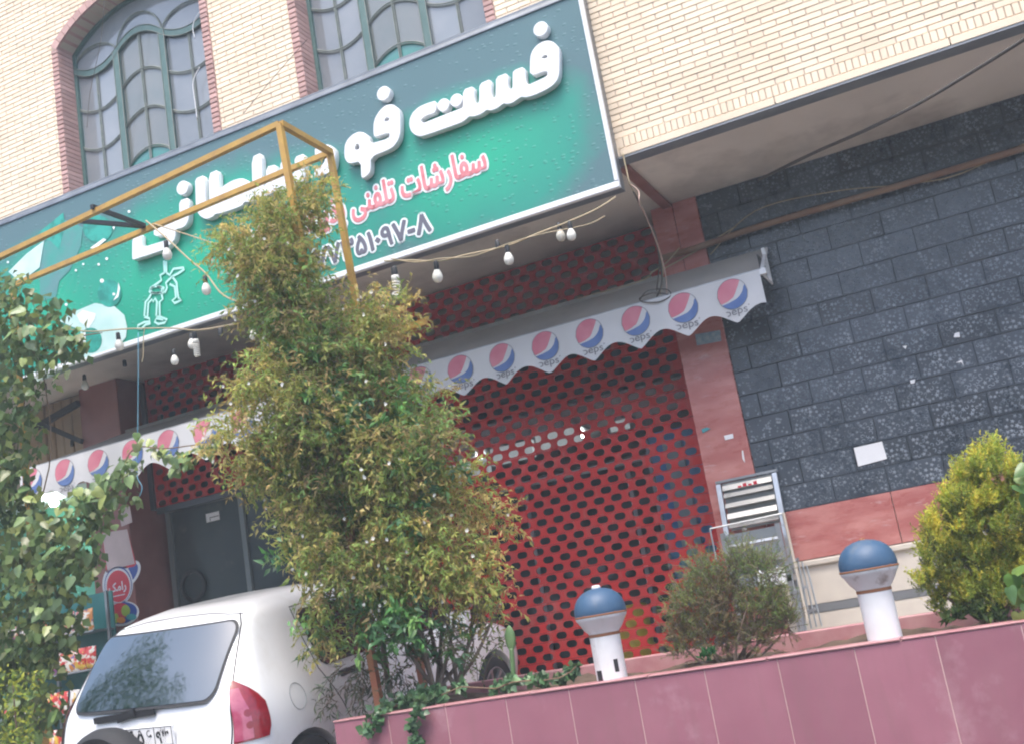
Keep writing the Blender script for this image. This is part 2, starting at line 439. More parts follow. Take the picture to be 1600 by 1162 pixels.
# individual bricks
BL, BH = .22, .0502
cand = []
Z0 = ZS+.066+.093
def visible(x, z):
    P = np.array((x, YB, z))-CAMP; d = P@_f
    u = 800+FPX*(P@CR)/d; v = 581-FPX*(P@CU)/d
    return u, v, d
row = 0; z = Z0
while z < ZT:
    off = (row % 2)*.5*BL
    x = -2.13-40*BL+off+(.4*BL)
    x = XL+off-((XL+20) % BL)
    while x < XR:
        xa, xb = x, x+BL-.0095
        behind = (-9.3 < xa and xb < -2.16 and z+BH < 6.05)
        segs = [(xa, xb)]
        for x0, x1 in WIN:                               # cut against the window surround
            cx, cz, R_ = arch(x0, x1); Ro = R_+SURW+.004; zm = z+(BH*.2 if z > SPR else 0)
            if z+BH <= SPR+.03: lo_, hi_ = x0-SURW-.004, x1+SURW+.004
            else:
                h2 = Ro*Ro-(zm-cz)**2
                if h2 <= 0: continue
                lo_, hi_ = cx-math.sqrt(h2), cx+math.sqrt(h2)
            ns = []
            for s0, s1 in segs:
                if s1 <= lo_ or s0 >= hi_: ns.append((s0, s1)); continue
                if s0 < lo_-.02: ns.append((s0, lo_-.004))
                if s1 > hi_+.02: ns.append((hi_+.004, s1))
            segs = ns
        if not behind:
            for s0, s1 in segs:
                u, v, d = visible((s0+s1)/2, z+BH/2); full = s1-s0 > BL-.011
                if -60 < u < 1660 and -60 < v < 1220: cand.append((d+(0 if full else 50), s0, z, s1-s0))
                elif z < 8.9 and -900 < u < 2600: cand.append((d+100, s0, z, s1-s0))
        x += BL
    z += BH; row += 1
cand.sort()
bm_var = []
for k in range(5):
    q = MB(); j = [random.uniform(-.0012, .0012) for _ in range(6)]
    q.box(0+j[0], BL-.0095+j[1], -.001+j[2]*.8, .02, 0+j[3]*.6, BH-.0085+j[4]*.6, c=.0022); bm_var.append(q.mesh('brick', m_brick))
for (d, xa, z_, bw_) in cand[:300]:
    place('brick', random.choice(bm_var), bw, (xa, YB, z_))
q = MB()
for (d, xa, z_, bw_) in cand[300:]:
    j = [random.uniform(-.0012, .0012) for _ in range(4)]
    q.box(xa+j[0], xa+bw_+j[1], YB-.001+j[2], YB+.02, z_, z_+BH-.0085, tone=random.uniform(-.06, .06), c=.0022)
tag(q.build('brick_courses', m_brick, bw), kind='stuff')
# soldier course and the plain band under it
so_var = []
for k in range(3):
    q = MB(); q.box(0, .041, -.004-k*.0008, .02, 0, .083, c=.002); so_var.append(q.mesh('soldier_brick', m_brick))
x = -2.135
while x < 2.6:
    place('soldier_brick', random.choice(so_var), bw, (x, YB, ZS+.07)); x += .0495
for (xa, xb) in ((-2.13, -.9), (-.895, .35), (.355, 1.6), (1.605, XR)):
    q = MB(); q.box(xa, xb-.004, YB-.008, YB+.03, ZS+.006, ZS+.064, c=.003); q.build('band_stone', m_brick, bw)
q = MB(); q.box(XL, -2.135, YB-.004, YB+.03, ZS+.006, ZS+.15); q.build('band_stone', m_brick, bw)
# soffit
q = MB(); q.box(XL, XR, YB+.16, 13.2, ZS, ZS+.02); q.build('soffit', m_soffit, B)
q = MB(); q.box(XL, XR, YB-.002, YB+.155, ZS-.012, ZS+.004); q.build('drip_strip', m_lip, B)
q = MB(); q.box(-2.215, -2.13, YB+.16, YW, ZS-.03, ZS-.002); q.build('soffit_joint', m_marbled, B)

# windows ------------------------------------------------------------
YG = YB+.222
def make_window(x0, x1, lab):
    W = bpy.data.objects.new('window', None); COL.objects.link(W); W.location = ((x0+x1)/2, YB+.1, 5.6); setpar(W, B); W.location = ((x0+x1)/2, YB+.1, 5.6)
    tag(W, lab)
    cx, cz, R_ = arch(x0, x1)
    ztop = lambda x: cz+math.sqrt(max(R_*R_-(x-cx)**2, 0))
    wd = x1-x0; a = x0+wd*.317; b = x0+wd*.645
    pan = [(x0, a, -1), (a, b, 1), (b, x1, -1)]
    def wave(p, x, zk):
        xa, xb, s = pan[p]; t = (x-xa)/(xb-xa); return zk+(.135 if s > 0 else -.11)*4*t*(1-t)
    ZTR = 7.60; step = .43
    # jamb bricks and arch bricks
    z_ = 5.62; k = 0
    while z_ < SPR-.02:
        for side in (0, 1):
            jv = random.choice(jb_var)
            o = place('jamb_brick', jv, W, (x0-SURW if side == 0 else x1, YB, z_))
        z_ += .0502; k += 1
    th = math.asin((x1-x0)/2/R_); n = 22
    for i in range(n):
        t0 = -th-.02+(2*th+.04)*i/n; t1 = -th-.02+(2*th+.04)*(i+1)/n-.004
        q = MB(); v = []
        for yy in (YB-.02, YB+.235):
            for (t, rr) in ((t0, R_), (t1, R_), (t1, R_+SURW), (t0, R_+SURW)):
                v.append((cx+rr*math.sin(t), yy, cz+rr*math.cos(t)))
        q.add(v, [(0, 1, 2, 3), (4, 7, 6, 5), (0, 4, 5, 1), (1, 5, 6, 2), (2, 6, 7, 3), (3, 7, 4, 0)])
        q.build('arch_brick', m_redbrick, W)
    # frame: outer, two mullions, wavy transom
    q = MB()
    q.box(x0-.004, x0+.035, YG-.03, YG+.03, 5.5, ztop(x0+.03)-.002); q.box(x1-.035, x1+.004, YG-.03, YG+.03, 5.5, ztop(x1-.03)-.002)
    q.box(x0, x1, YG-.028, YG+.03, 5.46, 5.52)
    pts = [(x, YG, ztop(x)-.018) for x in np.linspace(x0+.02, x1-.02, 24)]
    for i in range(23): q.bar(pts[i], pts[i+1], .06, .04)
    q.build('frame', m_wfr, W)
    for xm in (a, b):
        q = MB(); q.box(xm-.032, xm+.032, YG-.035, YG+.025, 5.52, ZTR+.03); q.build('mullion', m_wfr, W)
        q = MB()
        for e in (-.036, .036): q.box(xm+e-.004, xm+e+.004, YG-.04, YG-.03, 5.52, ZTR); 
        q.build('mullion_bead', m_munt, W)
    for p in range(3):
        xa, xb, s = pan[p]; xx = np.linspace(xa, xb, 13)
        q = MB()
        for i in range(12):
            q.bar((xx[i], YG-.006, wave(p, xx[i], ZTR)), (xx[i+1], YG-.006, wave(p, xx[i+1], ZTR)), .05, .062, up=(0, 0, 1))
        q.build('transom', m_wfr, W)
        q = MB()
        for e in (-.036, .036): q.tube([(x, YG-.034, wave(p, x, ZTR)+e) for x in xx], .005, 5)
        q.build('transom_bead', m_munt, W)
        xm = (xa+xb)/2
        for (xv, r) in ((xm, .011),):
            q = MB(); q.tube([(xv-.008, YG-.014, 5.52), (xv-.008, YG-.014, wave(p, xv, ZTR)-.02)], .007, 5); q.tube([(xv+.009, YG-.012, 5.52), (xv+.009, YG-.012, wave(p, xv, ZTR)-.02)], .006, 5)
            q.build('muntin', m_munt, W)
        rows = [ZTR-step*k for k in range(0, 6)]
        for zk in rows[1:]:
            if zk < 5.6: continue
            q = MB(); q.tube([(x, YG-.016, wave(p, x, zk)) for x in xx], .007, 5); q.tube([(x, YG-.013, wave(p, x, zk)-.018) for x in xx], .006, 5); q.build('muntin', m_munt, W)
        # panes
        for c in range(2):
            ca, cb = (xa, xm) if c == 0 else (xm, xb); cx_ = np.linspace(ca, cb, 7)
            for k in range(len(rows)):
                zt_ = rows[k]; zb_ = rows[k+1] if k+1 < len(rows) else None
                if zb_ is not None and zb_ < 5.5: zb_ = None
                if zt_ < 5.6: break
                v = [(x, YG, wave(p, x, zt_)) for x in cx_]+[(x, YG, wave(p, x, zb_) if zb_ else 5.5) for x in cx_]
                tilt = random.uniform(-.004, .004)
                v = [(px_, py_+tilt*(px_-ca)/(cb-ca), pz_) for px_, py_, pz_ in v]
                mm = m_paneb if p != 1 else (m_panet if k == 3 else m_paneg)
                q = MB(); q.add(v, [(i, 7+i, 8+i, i+1) for i in range(6)]); q.build('pane', mm, W)
        # head pane above the transom
        xx2 = np.linspace(xa, xb, 13)
        v = [(x, YG+.001, wave(p, x, ZTR)) for x in xx2]+[(x, YG+.001, ztop(min(max(x, x0+.001), x1-.001))) for x in xx2]
        q = MB(); q.add(v, [(i, i+1, 14+i, 13+i) for i in range(12)]); q.build('pane', m_paneb if p != 1 else m_paneb, W)
        # curved head muntin
        H = .20 if s < 0 else .34
        q = MB()
        for e, r in ((0, .008), (.022, .006)):
            q.tube([(x, YG-.014, min(wave(p, x, ZTR)*(0)+ZTR+.0+(H-e)*math.sqrt(max(0, 1-((x-xm)/((xb-xa)/2))**2))+.0, ztop(min(max(x, x0+.05), x1-.05))-.05)) for x in xm+(xb-xa)/2*np.sin(np.linspace(-math.pi/2, math.pi/2, 17))], r, 5)
        q.build('muntin', m_munt, W)
    return W
jb_var = []
for k in range(4):
    q = MB(); j = random.uniform(-.003, .003)
    q.box(0, SURW, -.014+j, .235, 0, .043, c=.006); 
    q.tone = [random.uniform(-.12, .1)]*len(q.v); jb_var.append(q.mesh('jamb_brick', m_redbrick))
make_window(*WIN[0], 'arched window with wavy muntins over the sign, left of the two')
make_window(*WIN[1], 'arched window with wavy muntins over the sign, right of the two')

# lower wall: dark tiles ----------------------------------------------
XP0, XP1 = -2.33, -1.908                       # right marble pillar
TW, TH, TZ = .4325, .205, 1.775
q = MB(); q.box(XP1, XR, YW+.012, YW+.3, TZ-.02, ZS); tw = q.build('tile_wall', m_grout, B)
tag(tw, 'dark glazed wall tiles with raised flower pattern')
def tile_mesh(seed):
    rn = random.Random(seed); q = MB(); W_, H_ = TW-.0035, TH-.0035
    q.box(0, W_, -.004, .012, 0, H_, c=.0016)
    def star(cx, cz, r, a):
        n = rn.choice((5, 5, 6)); v = [(cx, -.0072, cz)]; 
        for i in range(2*n):
            t = a+math.pi*i/n; rr = r*(1.0 if i % 2 == 0 else .42)*(rn.uniform(.75, 1.15) if i % 2 == 0 else 1)
            v.append((cx+rr*math.cos(t), -.0048, cz+rr*math.sin(t)))
        q.add(v, [(0, 1+i, 1+(i+1) % (2*n)) for i in range(2*n)], 1)
    def curl(cx, cz, r, a, turn, wd=.0022):
        n = 9; v = []
        for i in range(n+1):
            t = a+turn*i/n; rr = r*(1-.62*i/n)
            for e in (-1, 1): v.append((cx+(rr+e*wd)*math.cos(t), -.0055, cz+(rr+e*wd)*math.sin(t)))
        q.add(v, [(2*i, 2*i+1, 2*i+3, 2*i+2) if turn < 0 else (2*i+1, 2*i, 2*i+2, 2*i+3) for i in range(n)], 1)
    pts = []
    for _ in range(700):
        x, z_ = rn.uniform(.022, W_-.022), rn.uniform(.022, H_-.022)
        if all((x-a)**2+(z_-b)**2 > .029**2 for a, b in pts): pts.append((x, z_))
        if len(pts) > 70: break
    for i, (x, z_) in enumerate(pts):
        r = rn.random()
        if r < .45: star(x, z_, rn.uniform(.014, .024), rn.uniform(0, 6.3))
        elif r < .9: curl(x, z_, rn.uniform(.012, .020), rn.uniform(0, 6.3), rn.choice((-1, 1))*rn.uniform(3.5, 5.5), .0028)
        else: star(x, z_, .008, rn.uniform(0, 6.3))
    for (x, z_, a) in ((.03, .03, math.pi), (W_-.03, .03, -math.pi/2), (W_-.03, H_-.03, 0), (.03, H_-.03, math.pi/2)):
        curl(x, z_, .022, a, 1.57, .0016)
    return q.mesh('tile', [m_tile, m_tilepat])
tiles = [tile_mesh(s) for s in range(6)]
r_ = 0; z_ = TZ
while z_ < ZS-.02:
    x = -1.314-TW*4 + (0 if r_ % 2 == 0 else TW/2)
    while x < XR-.1:
        if x > XP1-.001: place('tile', random.choice(tiles), tw, (x+.0018, YW+random.uniform(-.0012, .0012), z_), (random.uniform(-.004, .004), 0, random.uniform(-.003, .003)))
        elif x+TW > XP1+.03:                    # cut tile against the pillar
            q = MB(); w_ = x+TW-XP1-.004; q.box(XP1+.002, XP1+.002+w_-.003, YW-.004, YW+.012, z_, z_+TH-.005, c=.003)
            for i in range(int(w_/.035*4)):
                cx_, cz_ = XP1+random.uniform(.015, max(.016, w_-.015)), z_+random.uniform(.02, TH-.03); n = 5; R2 = random.uniform(.010, .018); a = random.uniform(0, 6)
                q.add([(cx_, YW-.0072, cz_)]+[(cx_+R2*(1 if i2 % 2 == 0 else .34)*math.cos(a+math.pi*i2/n), YW-.0048, cz_+R2*(1 if i2 % 2 == 0 else .34)*math.sin(a+math.pi*i2/n)) for i2 in range(2*n)], [(0, 1+i2, 1+(i2+1) % (2*n)) for i2 in range(2*n)], 1)
            q.build('tile', [m_tile, m_tilepat], tw)
        x += TW
    z_ += TH; r_ += 1
# marble band, ledge, cream plinth
q = MB(); q.box(XP1, XR, YW+.03, YW+.3, .2, TZ-.02); pl = q.build('plinth', m_cream, B)
x = -1.905
for L_ in (1.02, 1.0, 1.0, 1.1, 1.0):
    q = MB(); q.box(x, x+L_-.006, YW-.012, YW+.03, 1.362, TZ-.004, c=.003); q.build('marble_slab', m_marble, pl); x += L_
q = MB(); q.box(XP1, XR, YW-.03, YW+.03, 1.305, 1.356, c=.012); q.build('ledge', m_cream, pl)
x = -1.905
for L_ in (1.3, 1.25, 1.3, 1.3):
    q = MB(); q.box(x, x+L_-.004, YW+.006, YW+.03, 1.005, 1.302); q.build('stone_slab', m_cream, pl)
    q = MB(); q.box(x, x+L_-.004, YW+.006, YW+.03, .3, .932); q.build('stone_slab', m_cream, pl); x += L_
q = MB(); q.box(XP1, XR, YW+.002, YW+.03, .936, 1.001); q.build('stripe', m_stripe, pl)
# pillars
q = MB()
q.box(XP0, XP1-.002, YW-.022, YS+.15, .3, 3.95, c=.004)
q.box(XP0, -2.13, YW-.02, YS+.15, 3.955, ZS-.001, c=.004); q.box(-2.124, XP1-.002, YW-.024, YW+.3, 3.955, ZS-.001, c=.004); q.box(XP0+.01, XP1-.01, YW, YW+.2, 3.94, ZS-.002)
tag(q.build('pillar', m_marble, B), 'red marble pillar between shutter and tiled wall')
q = MB(); q.box(-9.235, -8.675, YW-.02, YS+.3, .2, ZS-.001, c=.006)
tag(q.build('pillar', m_marbled, B), 'brown-red marble pillar covered with stickers')
# shop rooms: floor, back, sides
q = MB(); q.box(-8.67, XP0, YS+.1, 13.2, .45, .56); q.build('shop_floor', m_pave, B)
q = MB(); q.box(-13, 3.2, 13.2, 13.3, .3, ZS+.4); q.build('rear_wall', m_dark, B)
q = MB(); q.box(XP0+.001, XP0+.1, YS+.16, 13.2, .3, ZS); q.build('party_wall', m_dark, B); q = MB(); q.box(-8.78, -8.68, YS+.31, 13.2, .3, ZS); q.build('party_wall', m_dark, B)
q = MB(); q.box(XR-.1, XR, YB+.37, 13.2, .2, ZT); q.build('side_wall', m_mortar, B); q = MB(); q.box(XL, XL+.1, YB+.37, 13.2, ZS+.03, ZT); q.build('side_wall', m_mortar, B)
q = MB(); q.box(XL, XR, YB+.02, 13.2, ZT, ZT+.15); q.build('roof', m_soffit, B)

# roller shutters: punched slats, every row a slat ----------------------
PH, SH = .1712, .0872
def ring_cell(q, cx, w_, h_, hw, hh, y):
    """one punched cell: an obround hole (flat top and bottom, round ends) in a w_ x h_ plate"""
    e = hw-hh; inner = []
    for k in range(6): t = -math.pi/2+math.pi*k/5; inner.append((cx+e+hh*math.cos(t), hh*math.sin(t)))
    for k in range(6): t = math.pi/2+math.pi*k/5; inner.append((cx-e+hh*math.cos(t), hh*math.sin(t)))
    W2, H2 = w_/2, h_/2
    outer = [(cx+e, -H2), (cx+W2, -H2), (cx+W2, -H2*.3), (cx+W2, H2*.3), (cx+W2, H2), (cx+e, H2), (cx-e, H2), (cx-W2, H2), (cx-W2, H2*.3), (cx-W2, -H2*.3), (cx-W2, -H2), (cx-e, -H2)]
    n = len(inner)
    def yo(z): return y+.002*(abs(z)/(h_/2))**2
    v = [(x, yo(z), z) for x, z in outer]+[(x, yo(z)-.001, z) for x, z in inner]+[(x, y+.014, z) for x, z in inner]
    f = [(i, (i+1) % n, n+(i+1) % n, n+i) for i in range(n)]+[(n+i, n+(i+1) % n, 2*n+(i+1) % n, 2*n+i) for i in range(n)]
    q.add(v, f)
def slat_mesh(width, odd):
    q = MB(); n = int(width/PH)
    hs = SH-.003
    x = 0.0
    def solid(a, b):
        for s0, s1 in ((-.5, 0), (0, .5)):
            za, zb = s0*hs, s1*hs
            q.add([(a, .002*(2*s0)**2, za), (b, .002*(2*s0)**2, za), (b, .002*(2*s1)**2, zb), (a, .002*(2*s1)**2, zb)], [(0, 1, 2, 3)])
    if odd: solid(0, PH/2); x = PH/2
    while x+PH <= width+1e-6:
        ring_cell(q, x+PH/2, PH, hs, .0560, .0322, 0); x += PH
    if x < width: solid(x, width)
    q.add([(0, .0025, -hs/2), (width, .0025, -hs/2), (width, .02, -hs/2), (0, .02, -hs/2), (0, .0025, hs/2), (width, .0025, hs/2), (width, .02, hs/2), (0, .02, hs/2)], [(0, 3, 2, 1), (4, 5, 6, 7)])
    return q.mesh('slat', m_shut)
def shutter(x0, x1, z0, z1, lab, ph=0.0):
    S = bpy.data.objects.new('roller_shutter', None); COL.objects.link(S); S.location = ((x0+x1)/2, YS, z0); setpar(S, B); tag(S, lab)
    me = [slat_mesh(x1-x0, 0), slat_mesh(x1-x0, 1)]; z_ = z0+SH/2; k = 0
    while z_ < z1:
        place('slat', me[k % 2], S, (x0, YS+random.uniform(-.003, .003), z_), (random.uniform(-.03, .03), random.uniform(-.0006, .0006), random.uniform(-.0012, .0012))); z_ += SH; k += 1
    q = MB(); q.box(x0-.06, x0-.004, YS-.03, YS+.06, z0-.02, z1); q.build('guide_rail', m_guide, S); q = MB(); q.box(x1+.004, x1+.03, YS-.03, YS+.06, z0-.02, z1); q.build('guide_rail', m_guide, S)
    q = MB(); q.box(x0, x1, YS-.006, YS+.03, z0-.07, z0-.004); q.build('bottom_bar', m_guide if z0 > 2 else m_shut, S)
shutter(-5.586, -2.36, .603, 4.6, 'closed red punched-slat roller shutter')
shutter(-8.60, -5.70, 3.16, 4.6, 'half raised red roller shutter over the glass door')
# ------------------------------------------------------------------ sign board
YF = 7.82
SX0, SX1, SZ0, SZ1 = -9.25, -2.14, 4.335, 6.0
def sign_print():
    m = bpy.data.materials.new('sign_print'); m.use_nodes = True; nt = m.node_tree; L = nt.links; b = nt.nodes['Principled BSDF']
    b.inputs['Roughness'].default_value = .35; b.inputs['Specular IOR Level'].default_value = .4
    geo = nt.nodes.new('ShaderNodeNewGeometry'); sp = nt.nodes.new('ShaderNodeSeparateXYZ'); L.new(geo.outputs['Position'], sp.inputs[0])
    def mth(op, a, b_=None, c=None):
        n = nt.nodes.new('ShaderNodeMath'); n.operation = op
        for i, s in enumerate((a, b_, c)):
            if s is None: continue
            if isinstance(s, (int, float)): n.inputs[i].default_value = s
            else: L.new(s, n.inputs[i])
        return n.outputs[0]
    X, Z = sp.outputs[0], sp.outputs[2]
    # printed glow: bright green ellipse round (x=-5.4, z=4.85), slate towards the right and the top edge
    def blob(cx, cz, rx, rz):
        dx = mth('DIVIDE', mth('SUBTRACT', X, cx), rx); dz = mth('DIVIDE', mth('SUBTRACT', Z, cz), rz)
        return mth('SQRT', mth('ADD', mth('MULTIPLY', dx, dx), mth('MULTIPLY', dz, dz)))
    d1 = blob(-3.3, 4.95, 1.25, .72); d2 = blob(-6.2, 4.85, 2.6, .95); d3 = blob(-8.1, 4.95, 1.3, .85)
    d = mth('MINIMUM', mth('MINIMUM', d1, d2), d3)
    nz = nt.nodes.new('ShaderNodeTexNoise'); nz.inputs['Scale'].default_value = 2.5; nz.inputs['Detail'].default_value = 3; L.new(geo.outputs['Position'], nz.inputs['Vector'])
    d = mth('ADD', d, mth('MULTIPLY', mth('SUBTRACT', nz.outputs['Fac'], .5), .35))
    cr = nt.nodes.new('ShaderNodeValToRGB'); L.new(d, cr.inputs[0]); e = cr.color_ramp.elements
    e[0].position = .15; e[0].color = (.009, .38, .225, 1); e[1].position = 1.35; e[1].color = (.085, .165, .18, 1)
    k = cr.color_ramp.elements.new(.75); k.color = (.022, .27, .20, 1)
    # droplets: small crescents, a dark lower rim and a pale upper rim
    vo = nt.nodes.new('ShaderNodeTexVoronoi'); vo.feature = 'F1'; vo.inputs['Scale'].default_value = 23.0; vo.inputs['Randomness'].default_value = 1.0
    sc_ = nt.nodes.new('ShaderNodeVectorMath'); sc_.operation = 'MULTIPLY'; sc_.inputs[1].default_value = (.62, 0, 1.35); L.new(geo.outputs['Position'], sc_.inputs[0]); L.new(sc_.outputs[0], vo.inputs['Vector'])
    vo2 = nt.nodes.new('ShaderNodeTexVoronoi'); vo2.feature = 'F1'; vo2.inputs['Scale'].default_value = 23.0
    of = nt.nodes.new('ShaderNodeVectorMath'); of.operation = 'ADD'; of.inputs[1].default_value = (.004, 0, .011); L.new(sc_.outputs[0], of.inputs[0]); L.new(of.outputs[0], vo2.inputs['Vector'])
    def ring(v, r): return mth('LESS_THAN', v, r)
    in1 = ring(vo.outputs['Distance'], .24); in2 = ring(vo2.outputs['Distance'], .24)
    dk = mth('MULTIPLY', in2, mth('SUBTRACT', 1.0, in1)); lt = mth('MULTIPLY', in1, mth('SUBTRACT', 1.0, in2))
    wn = nt.nodes.new('ShaderNodeSeparateColor'); L.new(vo.outputs['Color'], wn.inputs[0])
    keep = mth('GREATER_THAN', wn.outputs[0], .45)
    dk = mth('MULTIPLY', mth('MULTIPLY', dk, keep), .5); lt = mth('MULTIPLY', mth('MULTIPLY', lt, keep), .14)
    def mix(fac, a, c):
        x = nt.nodes.new('ShaderNodeMix'); x.data_type = 'RGBA'; L.new(fac, x.inputs[0])
        for i, s in ((6, a), (7, c)):
            if isinstance(s, tuple): x.inputs[i].default_value = rgb(s)
            else: L.new(s, x.inputs[i])
        return x.outputs[2]
    c = mix(dk, cr.outputs[0], (.02, .10, .10)); c = mix(lt, c, (.55, .80, .75))
    L.new(c, b.inputs['Base Color'])
    return m
m_sign = sign_print()
m_letter = mat('white_letter', (.76, .77, .78), .35)
m_pinkred = mat('faded_red_print', (.62, .17, .19), .5, col2=(.70, .28, .30), nscale=9)
m_slate = mat('slate_print', (.13, .13, .17), .5)
m_prwhite = mat('white_print', (.78, .84, .83), .5)
m_prteal = mat('teal_print', (.008, .22, .17), .45, col2=(.02, .36, .28), nscale=9, lo=.4, hi=.6)
m_prpale = mat('pale_print', (.42, .66, .62), .45, col2=(.58, .76, .73), nscale=4)
m_prline = mat('line_print', (.46, .82, .74), .45)
m_prgrey = mat('greyteal_print', (.10, .25, .25), .45, col2=(.05, .30, .25), nscale=5)
m_trim = mat('sign_frame', (.15, .165, .18), .35, metal=.5, col2=(.22, .24, .26), nscale=5)
S = thing('sign_board', 'long green shop sign with raised white Persian lettering over the shutters', 'sign', (-5.7, YF, SZ0))
q = MB(); q.box(SX0, SX1-.012, YF+.012, YB-.006, SZ0+.012, SZ1+.07); q.build('sign_box', m_trim, S)
q = MB(); q.add([(SX0, YF, SZ0+.02), (SX1-.03, YF, SZ0+.02), (SX1-.03, YF, SZ1), (SX0, YF, SZ1)], [(0, 1, 2, 3)]); face = q.build('printed_face', m_sign, S)
q = MB(); q.box(SX0, SX1, YF-.012, YF+.03, SZ0-.004, SZ0+.022, c=.005); q.box(SX0, SX1, YF-.006, YF+.03, SZ0+.026, SZ0+.048, c=.003); q.build('edge_trim', m_white, S)
q = MB(); q.box(SX1-.032, SX1, YF-.012, YF+.03, SZ0+.05, SZ1, c=.005); q.build('edge_trim', m_white, S)
q = MB()      # rounded top profile
prof = [(YF+.02, SZ1-.004), (YF-.014, SZ1), (YF-.014, SZ1+.02), (YF+.004, SZ1+.045), (YF+.03, SZ1+.085), (YF+.06, SZ1+.105), (YB-.008, SZ1+.105)]
v = [(SX0, y, z) for y, z in prof]+[(SX1, y, z) for y, z in prof]; n = len(prof)
q.add(v, [(i, n+i, n+i+1, i+1) for i in range(n-1)]+[tuple(range(n, 2*n))]); q.build('top_profile', m_trim, S, 'auto')
# raised letters, traced on the plane of the letters' fronts
YLF = YF-.075
def LP(ox, oy, s, pts): return [tuple(at(ox+x/s, oy+y/s, YLF)[[0, 2]]) for x, y in pts]
def chaikin(P, n=1):
    for _ in range(n):
        o = []
        for i in range(len(P)):
            a, b = np.array(P[i]), np.array(P[(i+1) % len(P)])
            o += [tuple(a*.8+b*.2), tuple(a*.2+b*.8)]
        P = o
    return P
def letter(loops, lab=None):
    me = flat_mesh('letter', [chaikin(l) for l in loops], .068, .004, m_letter, YF-.006)
    o = place('letter', me, S); tag(o, lab) if lab else None
    return o
def dot(ox, oy, s, x, y, r):
    c = at(ox+x/s, oy+y/s, YLF); e = at(ox+(x+r)/s, oy+y/s, YLF); R_ = math.hypot(e[0]-c[0], e[2]-c[2])*1.04
    me = flat_mesh('letter_dot', [[(c[0]+R_*math.cos(t), c[2]+R_*math.sin(t)) for t in np.linspace(0, 2*math.pi, 29)[:-1]]], .068, .004, m_letter, YF-.006)
    place('letter_dot', me, S)
A1 = (630, 20, 5.81); A2 = (480, 130, 7.26); A3 = (190, 220, 5.81); A4 = (380, 190, 7.745)
letter([LP(*A1, [(300,797),(215,822),(140,855),(85,905),(58,960),(52,1020),(68,1075),(105,1112),(155,1125),(230,1105),(400,1045),(530,998),(570,970),(600,942),(640,945),(690,930),(730,905),(755,885),(800,890),(850,870),(885,845),(910,825),(955,832),(1000,815),(1040,785),(1070,765),(1110,772),(1180,755),(1290,705),(1360,660),(1400,610),(1417,550),(1417,350),(1400,300),(1360,265),(1310,252),(1260,265),(1210,295),(1170,345),(1150,405),(1147,580),(1305,525),(1308,575),(1180,635),(1135,655),(1118,640),(1110,600),(1100,487),(995,525),(990,600),(992,680),(975,695),(955,690),(948,640),(945,545),(840,585),(838,700),(835,765),(820,772),(805,765),(797,700),(795,600),(690,645),(688,760),(685,815),(668,825),(650,815),(642,740),(638,665),(540,700),(542,850),(525,868),(400,915),(200,995),(175,1000),(160,985),(165,965),(200,940),(300,905)]),
        LP(*A1, [(1250,420),(1262,400),(1280,386),(1300,386),(1310,408)])])
dot(*A1, 363, 838, 52); dot(*A1, 480, 795, 53); dot(*A1, 1245, 147, 62)
letter([LP(*A2, [(940,240),(985,250),(1030,290),(1052,350),(1055,560),(1035,640),(990,710),(930,755),(720,840),(718,990),(700,1030),(660,1065),(610,1085),(605,890),(465,918),(425,860),(418,790),(425,700),(455,640),(510,585),(570,555),(625,555),(670,580),(700,620),(708,690),(930,625),(930,560),(760,618),(748,560),(750,460),(770,390),(820,310),(880,255)]),
        LP(*A2, [(872,440),(878,410),(905,388),(932,405),(915,432)]), LP(*A2, [(537,765),(540,715),(560,692),(585,698),(592,745)])])
dot(*A2, 862, 117, 70)
letter([LP(*A4, [(862,312),(1000,275),(1060,290),(1105,340),(1115,430),(1100,540),(1060,610),(990,640),(880,665),(858,660),(858,570),(950,530),(985,480),(985,410),(868,440)])])
Z3 = lambda P: LP(*A3, P); Z4 = lambda P: LP(*A4, P)
letter([Z3([(665,345),(750,310),(762,570),(778,600),(797,580),(785,300),(875,262),(884,462),(915,415),(1000,362),(1085,340),(1140,360),(1165,400),(1172,440),(1186,440),(1178,148),(1268,108),(1275,420),(1290,430),(1308,415)])
        + Z4([(275,548),(397,520),(400,650),(420,690),(445,670),(445,490),(535,460),(545,620),(590,650),(625,600),(618,430),(740,385),(748,640),(735,720),(690,765),(640,760),(600,790),(540,800),(460,830),(430,850),(380,850),(340,870),(300,900),(240,905),(180,920),(130,960),(80,975),(10,975)])
        + Z3([(1095,590),(1000,628),(900,660),(848,668),(830,690),(790,710),(755,712),(715,690),(685,650),(672,590),(668,450)]),
        Z3([(890,545),(960,503),(1040,470),(1062,480),(1010,518),(900,552)])])
letter([Z3([(520,545),(608,515),(610,690),(600,740),(570,780),(530,800),(490,805),(488,850),(478,900),(450,932),(400,985),(300,1020),(105,1083),(93,1075),(95,870),(172,840),(178,962),(200,965),(400,905),(415,882),(400,860),(290,870),(288,790),(400,760),(500,722),(522,680)])])
dot(*A3, 550, 428, 50)
# printed small lines: white outline under the coloured text
def sign_text(body, pR, pL_, z, size, m, off):
    place('text_outline', bold_text('text_outline', body, size, m_prwhite, off*2.3, pL_, pR, z, YF-.006), S)
    place('text_line', bold_text('text_line', body, size, m, off*.75, pL_+off*1.55, pR-off*1.55, z, YF-.009), S)
sign_text(shape_fa('سفارشات تلفنی پذیرفته میشود'), -3.17, -5.75, 4.83, .30, m_pinkred, .011)
sign_text('۷۷۳۵۱۰۹۷-۸', -3.745, -4.95, 4.475, .235, m_slate, .012)
